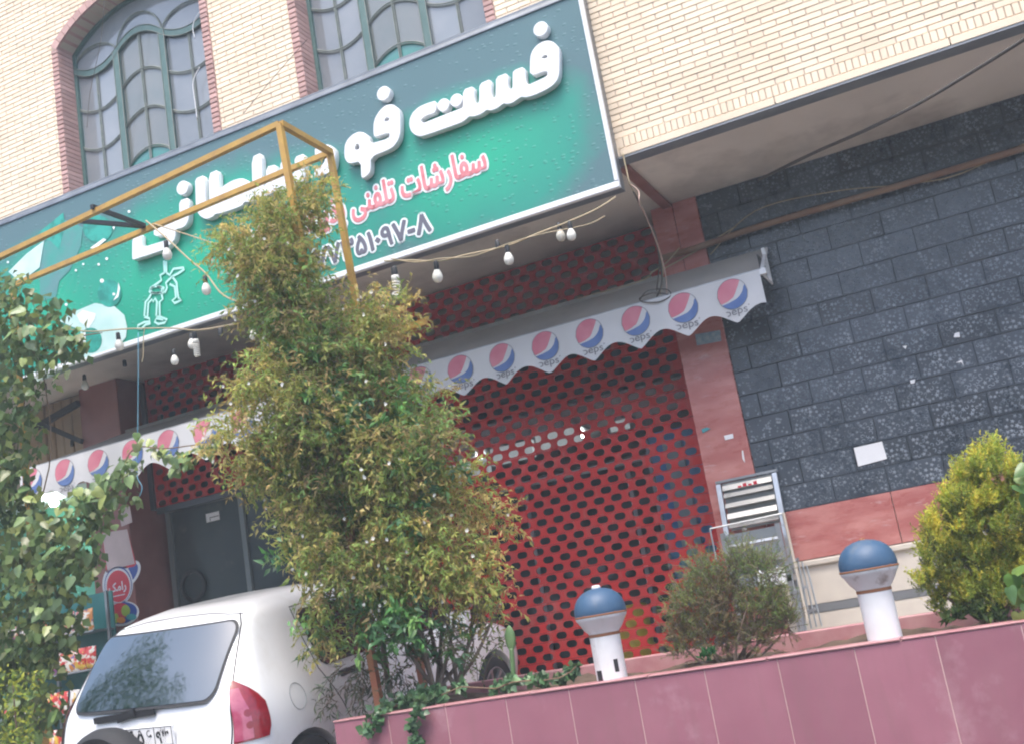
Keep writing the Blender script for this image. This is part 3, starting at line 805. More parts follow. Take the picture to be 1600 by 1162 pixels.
# printed picture at the left end: glass of drink, water figure, bubbles
YP = YF-.004
def sp(pts, k=0): return [(p[0], YP-.0012*k, p[2]) for p in (at(x, y, YF) for x, y in pts)]
def flat(name, m, shapes, k=0):
    for s in shapes:
        q = MB(); q.poly(sp(s, k)); q.build(name, m, S)
def ell(cx, cy, a, b, n=22, rot=0.0):
    return [(cx+a*math.cos(t)*math.cos(rot)-b*math.sin(t)*math.sin(rot), cy+a*math.cos(t)*math.sin(rot)+b*math.sin(t)*math.cos(rot)) for t in np.linspace(0, 2*math.pi, n+1)[:-1]]
def Zf(P): return [(0+x/4.304, 330+y/4.304) for x, y in P]
flat('print_shape', m_prgrey, [Zf([(300,220),(440,60),(560,110),(545,240),(470,400),(400,470),(380,580),(270,610),(270,400)])], 0)
flat('print_shape', m_prteal, [Zf([(190,250),(270,140),(430,10),(440,110),(400,260),(340,200),(300,190),(180,310)]), Zf(ell(660, 120, 100, 90))], 1)
flat('print_shape', m_prpale, [Zf([(60,410),(180,290),(300,200),(270,380),(140,480)]), Zf([(400,740),(520,670),(640,620),(770,640),(840,700),(858,780),(850,850),(790,920),(480,1020),(560,880),(540,800)])], 2)
flat('print_shape', m_prteal, [Zf(ell(740, 555, 80, 92)), Zf(ell(615, 870, 75, 85))], 3)
flat('print_shape', m_prwhite, [Zf([(520,700),(560,665),(650,690),(640,730),(600,790),(540,745)]), Zf([(800,480),(812,520),(800,580),(765,605),(790,560),(797,520)]), Zf([(555,820),(580,815),(582,890),(560,890)]), Zf([(610,250),(700,185),(720,195),(640,260)]), Zf([(760,110),(780,100),(770,130)])]+[Zf(ell(x, y, r, r, 10)) for x, y, r in ((872,5,10),(722,322,10),(668,360,9),(565,358,8),(515,400,8),(450,630,10),(655,280,10),(690,470,14),(58,345,8),(770,560,10))], 4)
def stroke(pts, wd, m, k=5, closed=False):
    P = sp(pts, k); q = MB(); n = len(P)
    P = [np.array(p) for p in P]; v = []
    for i in range(n):
        d = P[(i+1) % n if closed else min(i+1, n-1)]-P[(i-1) % n if closed else max(i-1, 0)]; d /= np.linalg.norm(d)+1e-9
        nn = np.array((-d[2], 0, d[0])); v += [P[i]-nn*wd/2, P[i]+nn*wd/2]
    f = [(2*i+1, 2*i, 2*i+2, 2*i+3) for i in range(n-1)]
    if closed: f.append((2*n-1, 2*n-2, 0, 1))
    q.add(v, f); return q
def Zg(P): return [(100+x/5.054, 300+y/5.054) for x, y in P]
fig = MB()
figure_lines = [([(795,545),(800,640),(815,640),(812,550)], 0), ([(800,640),(765,660),(775,700),(720,740),(690,760),(680,790),(700,800),(790,800),(795,760),(740,745)], 0), ([(815,640),(840,660),(870,610),(950,600),(955,615),(900,650),(860,670),(810,720),(820,760),(800,800)], 0),
    ([(860,670),(895,720),(900,780),(910,840),(935,855),(880,880),(860,860),(890,835),(880,750),(840,730)], 0), ([(700,800),(670,850),(650,870),(640,980),(665,985),(672,880),(700,850),(710,870),(725,840),(740,870),(735,980),(762,980),(760,870),(785,850),(775,800)], 0),
    ([(640,990),(680,1000),(685,1025),(640,1030),(590,1055),(585,1080),(620,1080),(650,1050),(690,1040)], 0), ([(735,985),(770,990),(820,1010),(800,1035),(750,1045),(722,1030),(735,1000),(790,1010)], 0)]
for pts, cl in figure_lines:
    s_ = stroke(Zg(pts), .022, m_prline); fig.add(s_.v, s_.f)
for c in ([(735, 775, 45, 26)]):
    s_ = stroke(Zg(ell(*c)), .016, m_prline, 5, True); fig.add(s_.v, s_.f)
fig.build('print_figure', m_prline, S)

# ------------------------------------------------------------------ awnings with a round red-white-blue badge print
m_val = mat('valance_cloth', (.66, .66, .67), .75, col2=(.60, .60, .61), nscale=3, stain=((.50, .49, .48), 2.4, .6, .9))
m_hood = mat('awning_cloth', (.40, .385, .365), .85, col2=(.33, .32, .31), nscale=2.0, bump=(12, .15, .01), stain=((.24, .23, .22), 1.5, .55, .85))
m_bred = mat('badge_red', (.60, .155, .225), .7, col2=(.66, .24, .30), nscale=6)
m_bblu = mat('badge_blue', (.085, .155, .38), .7, col2=(.13, .21, .44), nscale=6)
m_ink = mat('grey_ink', (.17, .17, .19), .7)
def awning(name, xa, xb, yf, ztop, zback, first, n, lab, pitch=.4245, brk=False):
    A = thing(name, lab, 'awning', ((xa+xb)/2, yf, ztop))
    q = MB(); nn = 60
    v = []
    for i in range(nn+1):
        x = xa+(xb-xa)*i/nn
        for j in range(5):
            t = j/4; sag = .022*math.sin(math.pi*t)*(1+.4*math.sin(x*3.1))
            v.append((x, yf+(YW-.02-yf)*t, ztop+(zback-ztop)*t-sag))
    q.add(v, [(5*i+j, 5*(i+1)+j, 5*(i+1)+j+1, 5*i+j+1) for i in range(nn) for j in range(4)]); q.build('roof_cloth', m_hood, A, True)
    # wavy hanging valance, its lower edge scalloped
    HV = .375
    def yv(x, t): return yf-.004+(.012*math.sin(x*9.0)+.006*math.sin(x*21+1))*t
    def zb(x):
        u = ((x-first)/pitch) % 1.0
        return ztop-HV+.088*(abs(math.sin(math.pi*(u)))**1.15)*(1) - .012*math.cos(2*math.pi*u)
    nn = int((xb-xa)/.02); v = []
    for i in range(nn+1):
        x = xa+(xb-xa)*i/nn; z1 = zb(x)
        for j in range(7):
            t = j/6; v.append((x, yv(x, t), ztop+(z1-ztop)*t))
    q = MB(); q.add(v, [(7*i+j+1, 7*(i+1)+j+1, 7*(i+1)+j, 7*i+j) for i in range(nn) for j in range(6)]); val = q.build('valance', m_val, A, True)
    q = MB(); q.box(max(xa, -8.6 if xa < -5 else -5.58), min(xb, -2.36), YW-.03, YS-.035, zback-.06, zback+.03); q.build('bounce_blocker', m_hood, A)  # added box closing the gap, keeps bounce light off the upper shutter
    q = MB(); q.box(xa, xb, yf+.004, yf+.045, ztop-.03, ztop+.012, c=.004); q.build('front_bar', m_alu, A)
    if brk:
        q = MB(); x = xb+.004
        q.box(x, x+.012, yf-.01, YW-.02, ztop-.035, ztop-.005); q.box(x, x+.03, yf+.30, yf+.335, ztop-.03, zback-.04); q.box(x-.004, x+.05, yf-.012, yf+.03, ztop-.045, ztop+.0)
        q.bar((x+.02, yf+.02, ztop+.01), (x+.02, YW-.03, zback-.01), .03, .02)
        q.build('end_bracket', m_white, A)
        q = MB(); q.box(x-.002, x+.004, yf+.03, yf+.30, ztop-.005, ztop+.14); q.build('open_end_dark', m_black, A)  # black sheet drawn as the dark inside of the open awning end
    # badges, printed on the valance
    R_ = .130; cz = ztop-.141
    xc = first
    def onv(x, z, k):
        t = min(max((ztop-z)/HV, 0), 1); return (x, yv(x, t)-.003-.0012*k, z)
    k_ = 0
    while k_ < n:
        xc = first+pitch*k_; k_ += 1
        if xc-R_ < xa or xc+R_ > xb: continue
        def reg(pred, m, k, nm='badge'):
            q = MB()
            G = 22
            for i in range(G):                       # strips clipped to the region
                x0_, x1_ = -R_+2*R_*i/G, -R_+2*R_*(i+1)/G
                a0, a1 = pred(x0_); b0, b1 = pred(x1_)
                if a1-a0 < 1e-4 and b1-b0 < 1e-4: continue
                q.add([onv(xc+x0_, cz+a0, k), onv(xc+x1_, cz+b0, k), onv(xc+x1_, cz+b1, k), onv(xc+x0_, cz+a1, k)], [(0, 1, 2, 3)])
            q.build(nm, m, val)
        def circ(x): return math.sqrt(max(R_*R_-x*x, 0))
        # rotated 'smile': boundaries as functions of x
        def lo_red(x): 
            c = circ(x); u = x/R_
            zr = R_*float(np.interp(u, (-.86, -.82, -.4, 0, .16, .31, .48, .64, .7), (-.5, -.5, -.42, -.25, -.05, .19, .46, .77, 1.0)))
            return (min(max(zr, -c), c), c)
        def up_blue(x):
            c = circ(x); u = x/R_
            zr = R_*float(np.interp(u, (-.8, -.75, -.3, .2, .42, .61, .73, .81, .86), (-.6, -.58, -.52, -.4, -.27, -.09, .1, .28, .55)))
            if u > .86: zr = c
            return (-c, min(max(zr, -c), c))
        reg(lambda x: (-circ(x), circ(x)), m_ink, 0, 'badge_rim')
        Rs = R_; R_ = Rs*.965
        reg(lambda x: (-circ(x), circ(x)), m_val, 1, 'badge_ground')
        reg(lo_red, m_bred, 2, 'badge_red'); reg(up_blue, m_bblu, 2, 'badge_blue')
        R_ = Rs
        # lettering under the badge
        me = text_mesh('badge_text', 'pepsi', .092, m_ink, .001, 0.0, 'LEFT', xs=1.15)
        for vtx in me.vertices:
            x, z = xc-.095+vtx.co.x, cz-.176+vtx.co.z
            p = onv(x, z, 2); vtx.co = (p[0], p[1]+vtx.co.y*.3, p[2])
        # cut by the hem: keep what lies on the cloth
        bm = bmesh.new(); bm.from_mesh(me)
        bmesh.ops.delete(bm, geom=[f for f in bm.faces if min(v_.co.z-zb(v_.co.x) for v_ in f.verts) < .003], context='FACES'); bm.to_mesh(me); bm.free()
        place('badge_text', me, val)
    return A
awning('awning', -4.95, -1.43, 8.9, 3.697, 3.995, -1.683-.4245*7, 8, 'right awning with white valance of round red-white-blue badges under the sign', brk=True)
awning('awning', -8.68, -5.62, 7.95, 3.505, 3.99, -8.515, 9, 'left awning whose badge valance is half covered by vine leaves')
# ------------------------------------------------------------------ shop fronts behind the shutters
FG = thing('shop_front_glazing', 'tall dark glass shop door and panes behind the raised shutter', 'glass front', (-6.5, YS+.12, .56))
YGL = YS+.14
def pane_(x0, x1, z0, z1, y=YGL): 
    q = MB(); q.box(x0, x1, y, y+.008, z0, z1); q.build('glass_pane', m_glass, FG)
m_door = mat('door_grey_glass', (.035, .048, .052), .08, spec=.7, col2=(.06, .075, .078), nscale=1.1, stain=((.13, .14, .14), 2.4, .60, .82))
XS = [-8.56, -7.55, -6.62, -5.72]
for i in range(3):
    q = MB(); q.box(XS[i]+.04, XS[i+1]-.04, YGL, YGL+.008, .66, 3.10); q.build('glass_pane', m_door if i < 2 else m_glass, FG)
q = MB()
for x in XS: q.box(x-.03, x+.03, YGL-.03, YGL+.04, .56, 3.16)
q.box(-8.6, -5.7, YGL-.032, YGL+.04, 3.10, 3.18); q.box(-8.6, -5.7, YGL-.032, YGL+.04, .56, .66)
q.build('glass_frame', mat('grey_door_frame', (.20, .22, .22), .4, metal=.4), FG)
q = MB(); q.box(-5.66, -2.34, YGL+.90, YGL+.908, .6, 2.62); q.build('glass_pane', m_glass, FG)
q = MB()
for x in (-4.6, -3.45, -2.62): q.box(x-.02, x+.02, YGL+.88, YGL+.93, .56, 2.66)
q.box(-5.66, -2.34, YGL+.88, YGL+.93, 2.62, 2.68); q.build('mullion', m_alu, FG)
q = MB(); q.box(-5.66, -5.62, YS-.03, YS+.2, .56, ZS); q.box(-5.69, -5.67, YS-.03, YS+.2, .56, ZS); q.build('centre_post', m_guide, FG)
# interior things glimpsed through the holes
m_blue = mat('blue_cabinet', (.03, .16, .42), .4, col2=(.10, .30, .50), nscale=3)
m_yel = mat('yellow_drum', (.60, .52, .03), .5, col2=(.50, .46, .05), nscale=4)
m_grey = mat('grey_cloth', (.30, .31, .32), .8, col2=(.20, .21, .22), nscale=3)
m_steel = mat('stainless', (.50, .51, .52), .28, metal=.85, col2=(.40, .41, .42), nscale=5, rough2=.4)
C_ = thing('display_fridge', 'blue drinks fridge glimpsed through the shutter holes beside the pillar', 'fridge', (-2.66, 10.3, .56))
q = MB(); q.box(-2.95, -2.38, 9.93, 10.5, .58, 2.75); q.build('cabinet', m_blue, C_)
q = MB(); q.box(-2.80, -2.62, 9.895, 9.925, .7, 2.62); q.build('door_glass', mat('pale_fridge_glass', (.34, .46, .48), .3, col2=(.20, .32, .40), nscale=4), C_)
q = MB(); q.box(-2.96, -2.93, 9.88, 9.928, .6, 2.72); q.build('handle_edge', m_alu, C_)
D_ = thing('yellow_drum', 'dull yellow drum behind the lower shutter slats', 'drum', (at(985, 980, 10.0)[0], 10.0, .56))
q = MB(); q.lathe([(0, .56), (.19, .56), (.20, .62), (.19, .85), (.205, .87), (.19, .89), (.195, 1.22), (.18, 1.25), (0, 1.25)], (at(985, 980, 10.0)[0], 10.0, 0), 20); q.build('drum_body', m_yel, D_, 'auto')
K_ = thing('shop_counter', 'pale counter inside the shop behind the red shutter', 'counter', (-4.2, 11.4, .56))
q = MB(); q.box(-5.2, -3.3, 11.1, 11.8, .56, 1.45); q.build('counter_body', m_grey, K_)
q = MB(); q.box(-5.25, -3.25, 11.05, 11.85, 1.45, 1.5); q.build('counter_top', m_steel, K_)
for i, (x, y, z0, z1, w_, m, lab, nm, cat) in enumerate(((-4.9, 11.3, 1.5, 1.85, .3, m_grey, 'grey box standing on the shop counter', 'counter_box', 'box'), (-3.6, 11.3, 1.5, 1.72, .22, m_white, 'white box standing on the shop counter', 'counter_box', 'box'))):
    q = MB(); q.box(x, x+w_, y, y+.25, z0, z1, c=.01); q.box(x-.01, x+w_+.01, y-.01, y+.26, z1-.03, z1+.01); tag(q.build(nm, m, None), lab, cat)
LB = thing('ceiling_bulkhead', 'pale bulkhead with tube lamps inside the shop, seen through shutter holes', 'bulkhead', (-3.9, 10.5, 3.0))
q = MB(); q.box(-5.6, -2.36, 10.5, 13.1, 3.02, 3.32); q.build('bulkhead_panel', m_white, LB)
m_tube = mat('lit_tube', (.9, .9, .9), .5, emit=((.95, 1.0, .97), 6.0))
m_glint = mat('glint_glow', (.5, .52, .52), .4, emit=((.80, .90, .92), .10), col2=(.3, .32, .33), nscale=6)  # no lamp: glowing panels added as pale glints behind the shutter holes
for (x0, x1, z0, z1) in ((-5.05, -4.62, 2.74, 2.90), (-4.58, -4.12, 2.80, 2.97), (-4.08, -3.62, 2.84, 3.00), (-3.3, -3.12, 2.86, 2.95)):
    q = MB(); q.box(x0, x1, 10.0, 10.06, z0, z1, c=.008); q.build('glint_panel', m_glint, LB)
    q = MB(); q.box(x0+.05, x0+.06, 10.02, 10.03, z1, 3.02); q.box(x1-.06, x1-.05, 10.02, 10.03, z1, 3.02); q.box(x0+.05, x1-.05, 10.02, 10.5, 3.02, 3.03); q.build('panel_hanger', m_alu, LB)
for (x0, x1, y) in ((-3.98, -3.78, 10.6), (-5.02, -4.92, 10.6)):
    q = MB(); q.tube([(x0, y, 2.985), (x1, y, 2.985)], .018, 8); q.build('lamp_tube', m_tube, LB)
for (x, z) in ((-8.0, 1.78),):
    q = MB(); q.lathe([(.135, -.015), (.165, -.02), (.175, 0), (.165, .02), (.135, .015), (.135, -.015)], (at(302, 914, YGL-.03)[0], YGL-.03, at(302, 914, YGL-.03)[2]), 28, axis='y')
    tag(q.build('wheel_ring', m_black, None, True), 'black wheel ring standing against the glass door', 'wheel ring')
p = at(332, 807, YGL-.014)
q = MB(); q.box(p[0]-.09, p[0]+.09, YGL-.012, YGL-.006, p[2]-.045, p[2]+.05); q2 = q.build('notice', m_paper, None); tag(q2, 'small white notice stuck on the glass door', 'notice')
q = MB(); q.box(p[0]-.035, p[0]+.085, YGL-.0135, YGL-.0125, p[2]-.004, p[2]+.004); q.box(p[0]-.04, p[0]-.033, YGL-.0135, YGL-.0125, p[2]-.04, p[2]+.004); q.build('notice_lines', m_black, q2)
# left neighbour shop -----------------------------------------------------
N = thing('neighbour_shopfront', 'left neighbour shop with tan ribbed shutter boards above a green lit interior', 'shopfront', (-10.5, YW+.2, .4))
x = -11.6
while x < -9.28:
    q = MB(); w_ = random.uniform(.12, .16); q.box(x, x+w_-.012, YW+.12-random.uniform(0, .02), YW+.16, 3.62, 4.62, c=.008); q.build('board', m_tan, N); x += w_
q = MB(); q.bar((-11.5, YW-.05, 4.02), (-9.22, YW-.05, 4.47), .05, .07); q.bar((-9.9, YW-.06, 4.42), (-9.2, YW-.06, 4.02), .04, .05); q.build('black_brace', m_black, N)
q = MB(); q.box(-12.5, -9.24, YW+.9, YW+1.0, .3, 3.7); q.build('green_wall', mat('green_inner_wall', (.07, .30, .19), .6, col2=(.12, .36, .26), nscale=1.5), N)
q = MB(); q.box(-12.5, -9.24, YW+.16, YW+1.0, 3.6, 3.66); q.build('inner_ceiling', m_white, N)
pb = at(84, 782, YW+.45)
q = MB(); q.lathe([(0, -.07), (.035, -.062), (.055, -.025), (.05, .02), (.027, .06), (.022, .10), (0, .10)], pb, 14)
tag(q.build('lit_lamp', mat('glowing_bulb', (.95, 1, .95), .4, emit=((.85, 1.0, .9), 12.0)), None, True), 'bright glowing bulb in the green shop under the left awning', 'lamp')
pl_ = bpy.data.lights.new('lamp_light', 'POINT'); pl_.energy = 12; pl_.color = (.85, 1, .9); pl_.shadow_soft_size = .08
plo = bpy.data.objects.new('lamp_light', pl_); COL.objects.link(plo); plo.location = (pb[0], pb[1]-.16, pb[2])
# pillar stickers
YK = YW-.024
def stick(name, lab, cat, parts):
    o = None
    for (nm, m, pts, k) in parts:
        q = MB(); q.poly([(p_[0], YK-.0015*(k+1), p_[2]) for p_ in (at(x, y, YK) for x, y in pts)])
        b_ = q.build(nm if o else name, m, o)
        if o is None: o = b_; tag(o, lab, cat)
    return o
m_stw = mat('sticker_white', (.72, .72, .75), .4, col2=(.64, .64, .68), nscale=6); m_str = mat('sticker_red', (.58, .03, .05), .4); m_stb = mat('sticker_blue', (.03, .07, .32), .4)
m_stg = mat('sticker_green', (.35, .48, .06), .4); m_sto = mat('sticker_orange', (.70, .25, .03), .4); m_stp = mat('sticker_pink', (.60, .48, .47), .5, col2=(.52, .42, .41), nscale=5)
o = stick('round_sticker', 'round red sticker with white lettering and blue ring on the brown pillar', 'sticker', [('', m_stw, ell(184, 912, 24, 33, 28), 0), ('ring', m_stb, ell(185, 913, 21.5, 29, 28), 1), ('ring', m_stw, ell(185, 914, 20.5, 27.5, 28), 2), ('disc', m_str, ell(185.5, 915, 18, 25, 28), 3)])
p = at(171, 922, YK); me = text_mesh('lettering', shape_fa('رامک'), .125, m_stw, .001, .003, 'LEFT', xs=.95)
me.transform(Matrix.Translation((p[0], YK-.008, p[2]-.02))); place('lettering', me, o)
q = MB(); a_, b_ = at(175, 932, YK), at(196, 926, YK); q.box(a_[0], b_[0], YK-.0078, YK-.0076, a_[2]-.004, a_[2]+.006); q.build('lettering_line', m_stw, o)
stick('oval_sticker', 'white and navy sticker edge behind the round red sticker', 'sticker', [('', m_stw, ell(205, 895, 12, 22, 22, .5), -.6), ('inner', m_stb, ell(205, 895, 8, 17, 22, .5), -.3)])
stick('fruit_sticker', 'oval sticker of green and blue splashes under the round red sticker', 'sticker', [('', m_stw, ell(191, 958, 27, 19, 26, -.25), 0), ('disc', m_stb, ell(191, 957, 24, 16.5, 26, -.25), 1), ('patch', m_str, ell(189, 953, 15, 12, 20), 2), ('patch', m_stg, ell(197, 953, 7, 9, 14), 3), ('patch', m_stg, ell(182, 965, 4, 8, 14), 3), ('patch', m_sto, ell(190, 968, 7, 5, 14), 4), ('patch', m_stw, ell(173, 959, 4, 8, 14), 3), ('patch', mat('sticker_teal', (.05, .30, .34), .4), ell(206, 963, 8, 5, 14), 4)])
stick('paper_sheet', 'faded pinkish paper sheet with red edge on the brown pillar', 'paper', [('', m_str, [(161, 842), (157, 832), (199, 826), (213, 880), (210, 884), (166, 894)], 0), ('sheet', m_stp, [(160, 832), (199, 826), (211, 880), (168, 891)], 1)])
stick('paper_sheet', 'faded cream paper scrap high on the brown pillar, half behind leaves', 'paper', [('', m_stp, [(185, 795), (203, 790), (207, 815), (190, 822)], 0)])
# snack rack in the left shop
RK = thing('snack_rack', 'wire snack rack on the pavement behind the white car', 'rack', (-9.2, 8.9, .45))
YR = 8.9
def rk(px, py): p_ = at(px, py, YR); return p_
rz = [2.10, 1.72, 1.32, .95]
q = MB()
for x in (-10.35, -9.5, -8.75):
    q.bar((x, YR+.12, .45), (x, YR+.12, 2.3), .03)
for z_ in rz: q.box(-10.35, -8.75, YR-.1, YR+.2, z_-.20, z_-.185)
q.build('rack_frame', m_alu, RK)
q = MB(); q.box(-10.35, -8.75, YR+.2, YR+.215, .5, 2.3); q.build('rack_back', mat('rack_teal', (.02, .17, .17), .5, col2=(.05, .24, .22), nscale=3), RK)
bagc = [((.55, .05, .05), 'red'), ((.62, .42, .05), 'yellow'), ((.25, .07, .22), 'purple'), ((.66, .64, .62), 'white'), ((.05, .09, .30), 'blue'), ((.62, .25, .05), 'orange')]
bagm = [mat('bag_'+n_, c, .28, col2=((.70, .68, .62) if n_ != 'white' else (.55, .12, .10)), nscale=16, lo=.52, hi=.56, stain=((.10, .12, .35) if n_ in ('yellow', 'orange') else (.65, .45, .06), 13.0, .56, .6)) for c, n_ in bagc]
def bag_mesh(m):
    q = MB(); nx, nz = 6, 7; v = []
    for side in (1, -1):
        for j in range(nz+1):
            for i in range(nx+1):
                u, t = i/nx, j/nz; th = .045*(math.sin(math.pi*t)**.6)*(math.sin(math.pi*u)**.5)+random.uniform(0, .006)
                v.append(((u-.5)*.16*(1-.06*math.sin(math.pi*t)), -side*th, t*.22+.004*((i+j) % 2)))
    n = (nx+1)*(nz+1)
    f = [(j*(nx+1)+i, j*(nx+1)+i+1, (j+1)*(nx+1)+i+1, (j+1)*(nx+1)+i) for j in range(nz) for i in range(nx)]
    f += [tuple(n+k for k in reversed(q_)) for q_ in list(f)]
    q.add(v, f); return q.mesh('snack_bag', m, True)
bags = [bag_mesh(m) for m in bagm]
shelf = ['top', 'second', 'third', 'lowest']
ORD = ['first', 'second', 'third', 'fourth', 'fifth', 'sixth', 'seventh', 'eighth', 'ninth', 'tenth', 'eleventh', 'twelfth', 'thirteenth', 'fourteenth']
for r, z_ in enumerate(rz):
    x = -8.85; nb = 0
    while x > -10.2:
        i = [2, 3, 2, 5, 3, 1][random.randrange(6)] if r == 0 else ([5, 1, 2, 0][random.randrange(4)] if r == 1 else random.choice((0, 1, 0, 4, 3)))
        o = place('snack_bag', bags[i], None, (x, YR-.05+random.uniform(-.03, .03), z_-.185), (random.uniform(-.15, .05), random.uniform(-.12, .12), random.uniform(-.25, .25)))
        tag(o, '%s snack bag, %s from the pillar on the %s shelf of the rack' % (bagc[i][1], ORD[nb], shelf[r]), 'snack bag', 'snack bags on the rack'); x -= random.uniform(.115, .15); nb += 1
# papers on the tiled wall
def quadp(name, lab, cat, px, m=m_paper, Y=YW-.012, th=.002):
    P = [at(x, y, Y) for x, y in px]; q = MB(); q.prism([(p_[0], p_[2]) for p_ in P], Y-th, Y+.004)
    return tag(q.build(name, m, None), lab, cat)
quadp('paper_sheet', 'large blank white paper sheet stuck on the dark tiles', 'paper', [(1334, 699), (1378, 689), (1386, 716), (1341, 728)])
quadp('paper_scrap', 'torn paper scrap on the dark tiles, topmost of the four', 'paper scrap', [(1492, 521), (1499, 519), (1500, 527), (1490, 527)])
quadp('paper_scrap', 'small torn paper scrap on dark tiles, upper left of the four', 'paper scrap', [(1410, 541), (1417, 540), (1415, 546)])
quadp('paper_scrap', 'thin curled paper scrap on dark tiles, right of the four', 'paper scrap', [(1493, 567), (1503, 562), (1506, 572), (1502, 566)])
quadp('paper_scrap', 'small paper scrap on dark tiles, lowest of the four', 'paper scrap', [(1422, 594), (1430, 592), (1429, 598), (1423, 599)])
quadp('blue_sticker', 'small blue and white notice strip on the red marble pillar', 'sticker', [(1086, 523), (1125, 516), (1127, 533), (1089, 540)], mat('notice_blue', (.16, .27, .36), .5, col2=(.34, .42, .46), nscale=30), YW-.028)
for i, px in enumerate(([(1096, 670), (1104, 667), (1110, 669), (1098, 676)], [(1131, 680), (1145, 677), (1146, 684), (1133, 687)], [(1159, 703), (1161, 703), (1164, 722), (1160, 716)])):
    quadp('tape_scrap', ['teal tape scrap on the red pillar', 'pale square tape scrap on the red pillar', 'white paint drip on the red pillar edge'][i], 'scrap', px, [mat('teal_tape', (.05, .30, .33), .5), m_paper, m_paper][i], YW-.028)

# ------------------------------------------------------------------ planter
m_plant = mat('pink_stone_slab', (.32, .13, .165), .42, col2=(.285, .11, .145), nscale=3.0, bump=(120, .08, .003), objvar=.10, rough2=.6, stain=((.46, .27, .30), 2.6, .58, .82), streak=((.24, .12, .13), .50, .78, .55))
m_groutp = mat('pale_grout', (.55, .37, .36), .9)
m_rim = mat('pink_rim', (.36, .15, .165), .5, col2=(.44, .24, .24), nscale=6, bump=(60, .1, .003))
m_soil = mat('soil', (.075, .05, .035), .95, col2=(.13, .09, .06), nscale=9, bump=(30, .8, .03))
YPF, ZPT, YPB, ZPB = 6.0, .864, 7.1, .912
PLX0, PLX1 = -4.09, .62
PT = thing('planter', 'long pink stone planter wall along the forecourt', 'planter', (-1.8, YPF, 0))
q = MB(); q.box(PLX0+.004, PLX1, YPF+.0015, YPF+.13, 0, ZPT-.012); q.box(PLX0+.004, PLX0+.12, YPF+.13, YPB, .1, ZPT-.02); q.box(PLX1-.1, PLX1, YPF+.13, YPB+.1, 0, ZPT-.02); q.build('planter_core', m_groutp, PT)
xj = at(1100, 1046, YPF)[0]; xs_ = [xj+.397*k for k in range(-8, 6)]
xs_ = [PLX0]+[x for x in xs_ if PLX0+.08 < x < PLX1-.05]+[PLX1]
for a_, b_ in zip(xs_[:-1], xs_[1:]):
    for z0, z1 in ((.02, ZPT-.014),):
        q = MB(); q.box(a_+.003, b_-.003, YPF-.002+random.uniform(-.0012, .0012), YPF+.02, z0, z1, c=.0018); q.build('slab', m_plant, PT)
x = PLX0-.004; k = 0
while x < PLX1:
    L_ = min(random.uniform(.55, .8), PLX1-x); q = MB(); o_ = random.uniform(-.003, .003); q.box(x+.003, x+L_-.003, YPF-.009+o_, YPF+.13, ZPT-.0115, ZPT+random.uniform(-.002, .002), c=.004); q.build('cap_stone', m_rim, PT); x += L_
q = MB(); q.box(PLX0-.004, PLX0+.01, YPF+.02, YPB, 0, ZPT-.016); q.build('end_slab', m_plant, PT)
q = MB(); q.box(PLX0, PLX1, YPB, YPB+.1, .1, ZPB, c=.006); q.build('back_rim', m_rim, PT)
q = MB(); n_ = 60; v = []
for i in range(n_+1):
    for j in range(9):
        v.append((PLX0+.05+(PLX1-PLX0-.1)*i/n_, YPF+.12+(YPB-YPF-.10)*j/8, .825+random.uniform(-.012, .02)+.02*math.sin(i*.5)))
q.add(v, [(9*i+j, 9*(i+1)+j, 9*(i+1)+j+1, 9*i+j+1) for i in range(n_) for j in range(8)]); q.build('soil', m_soil, PT, True)
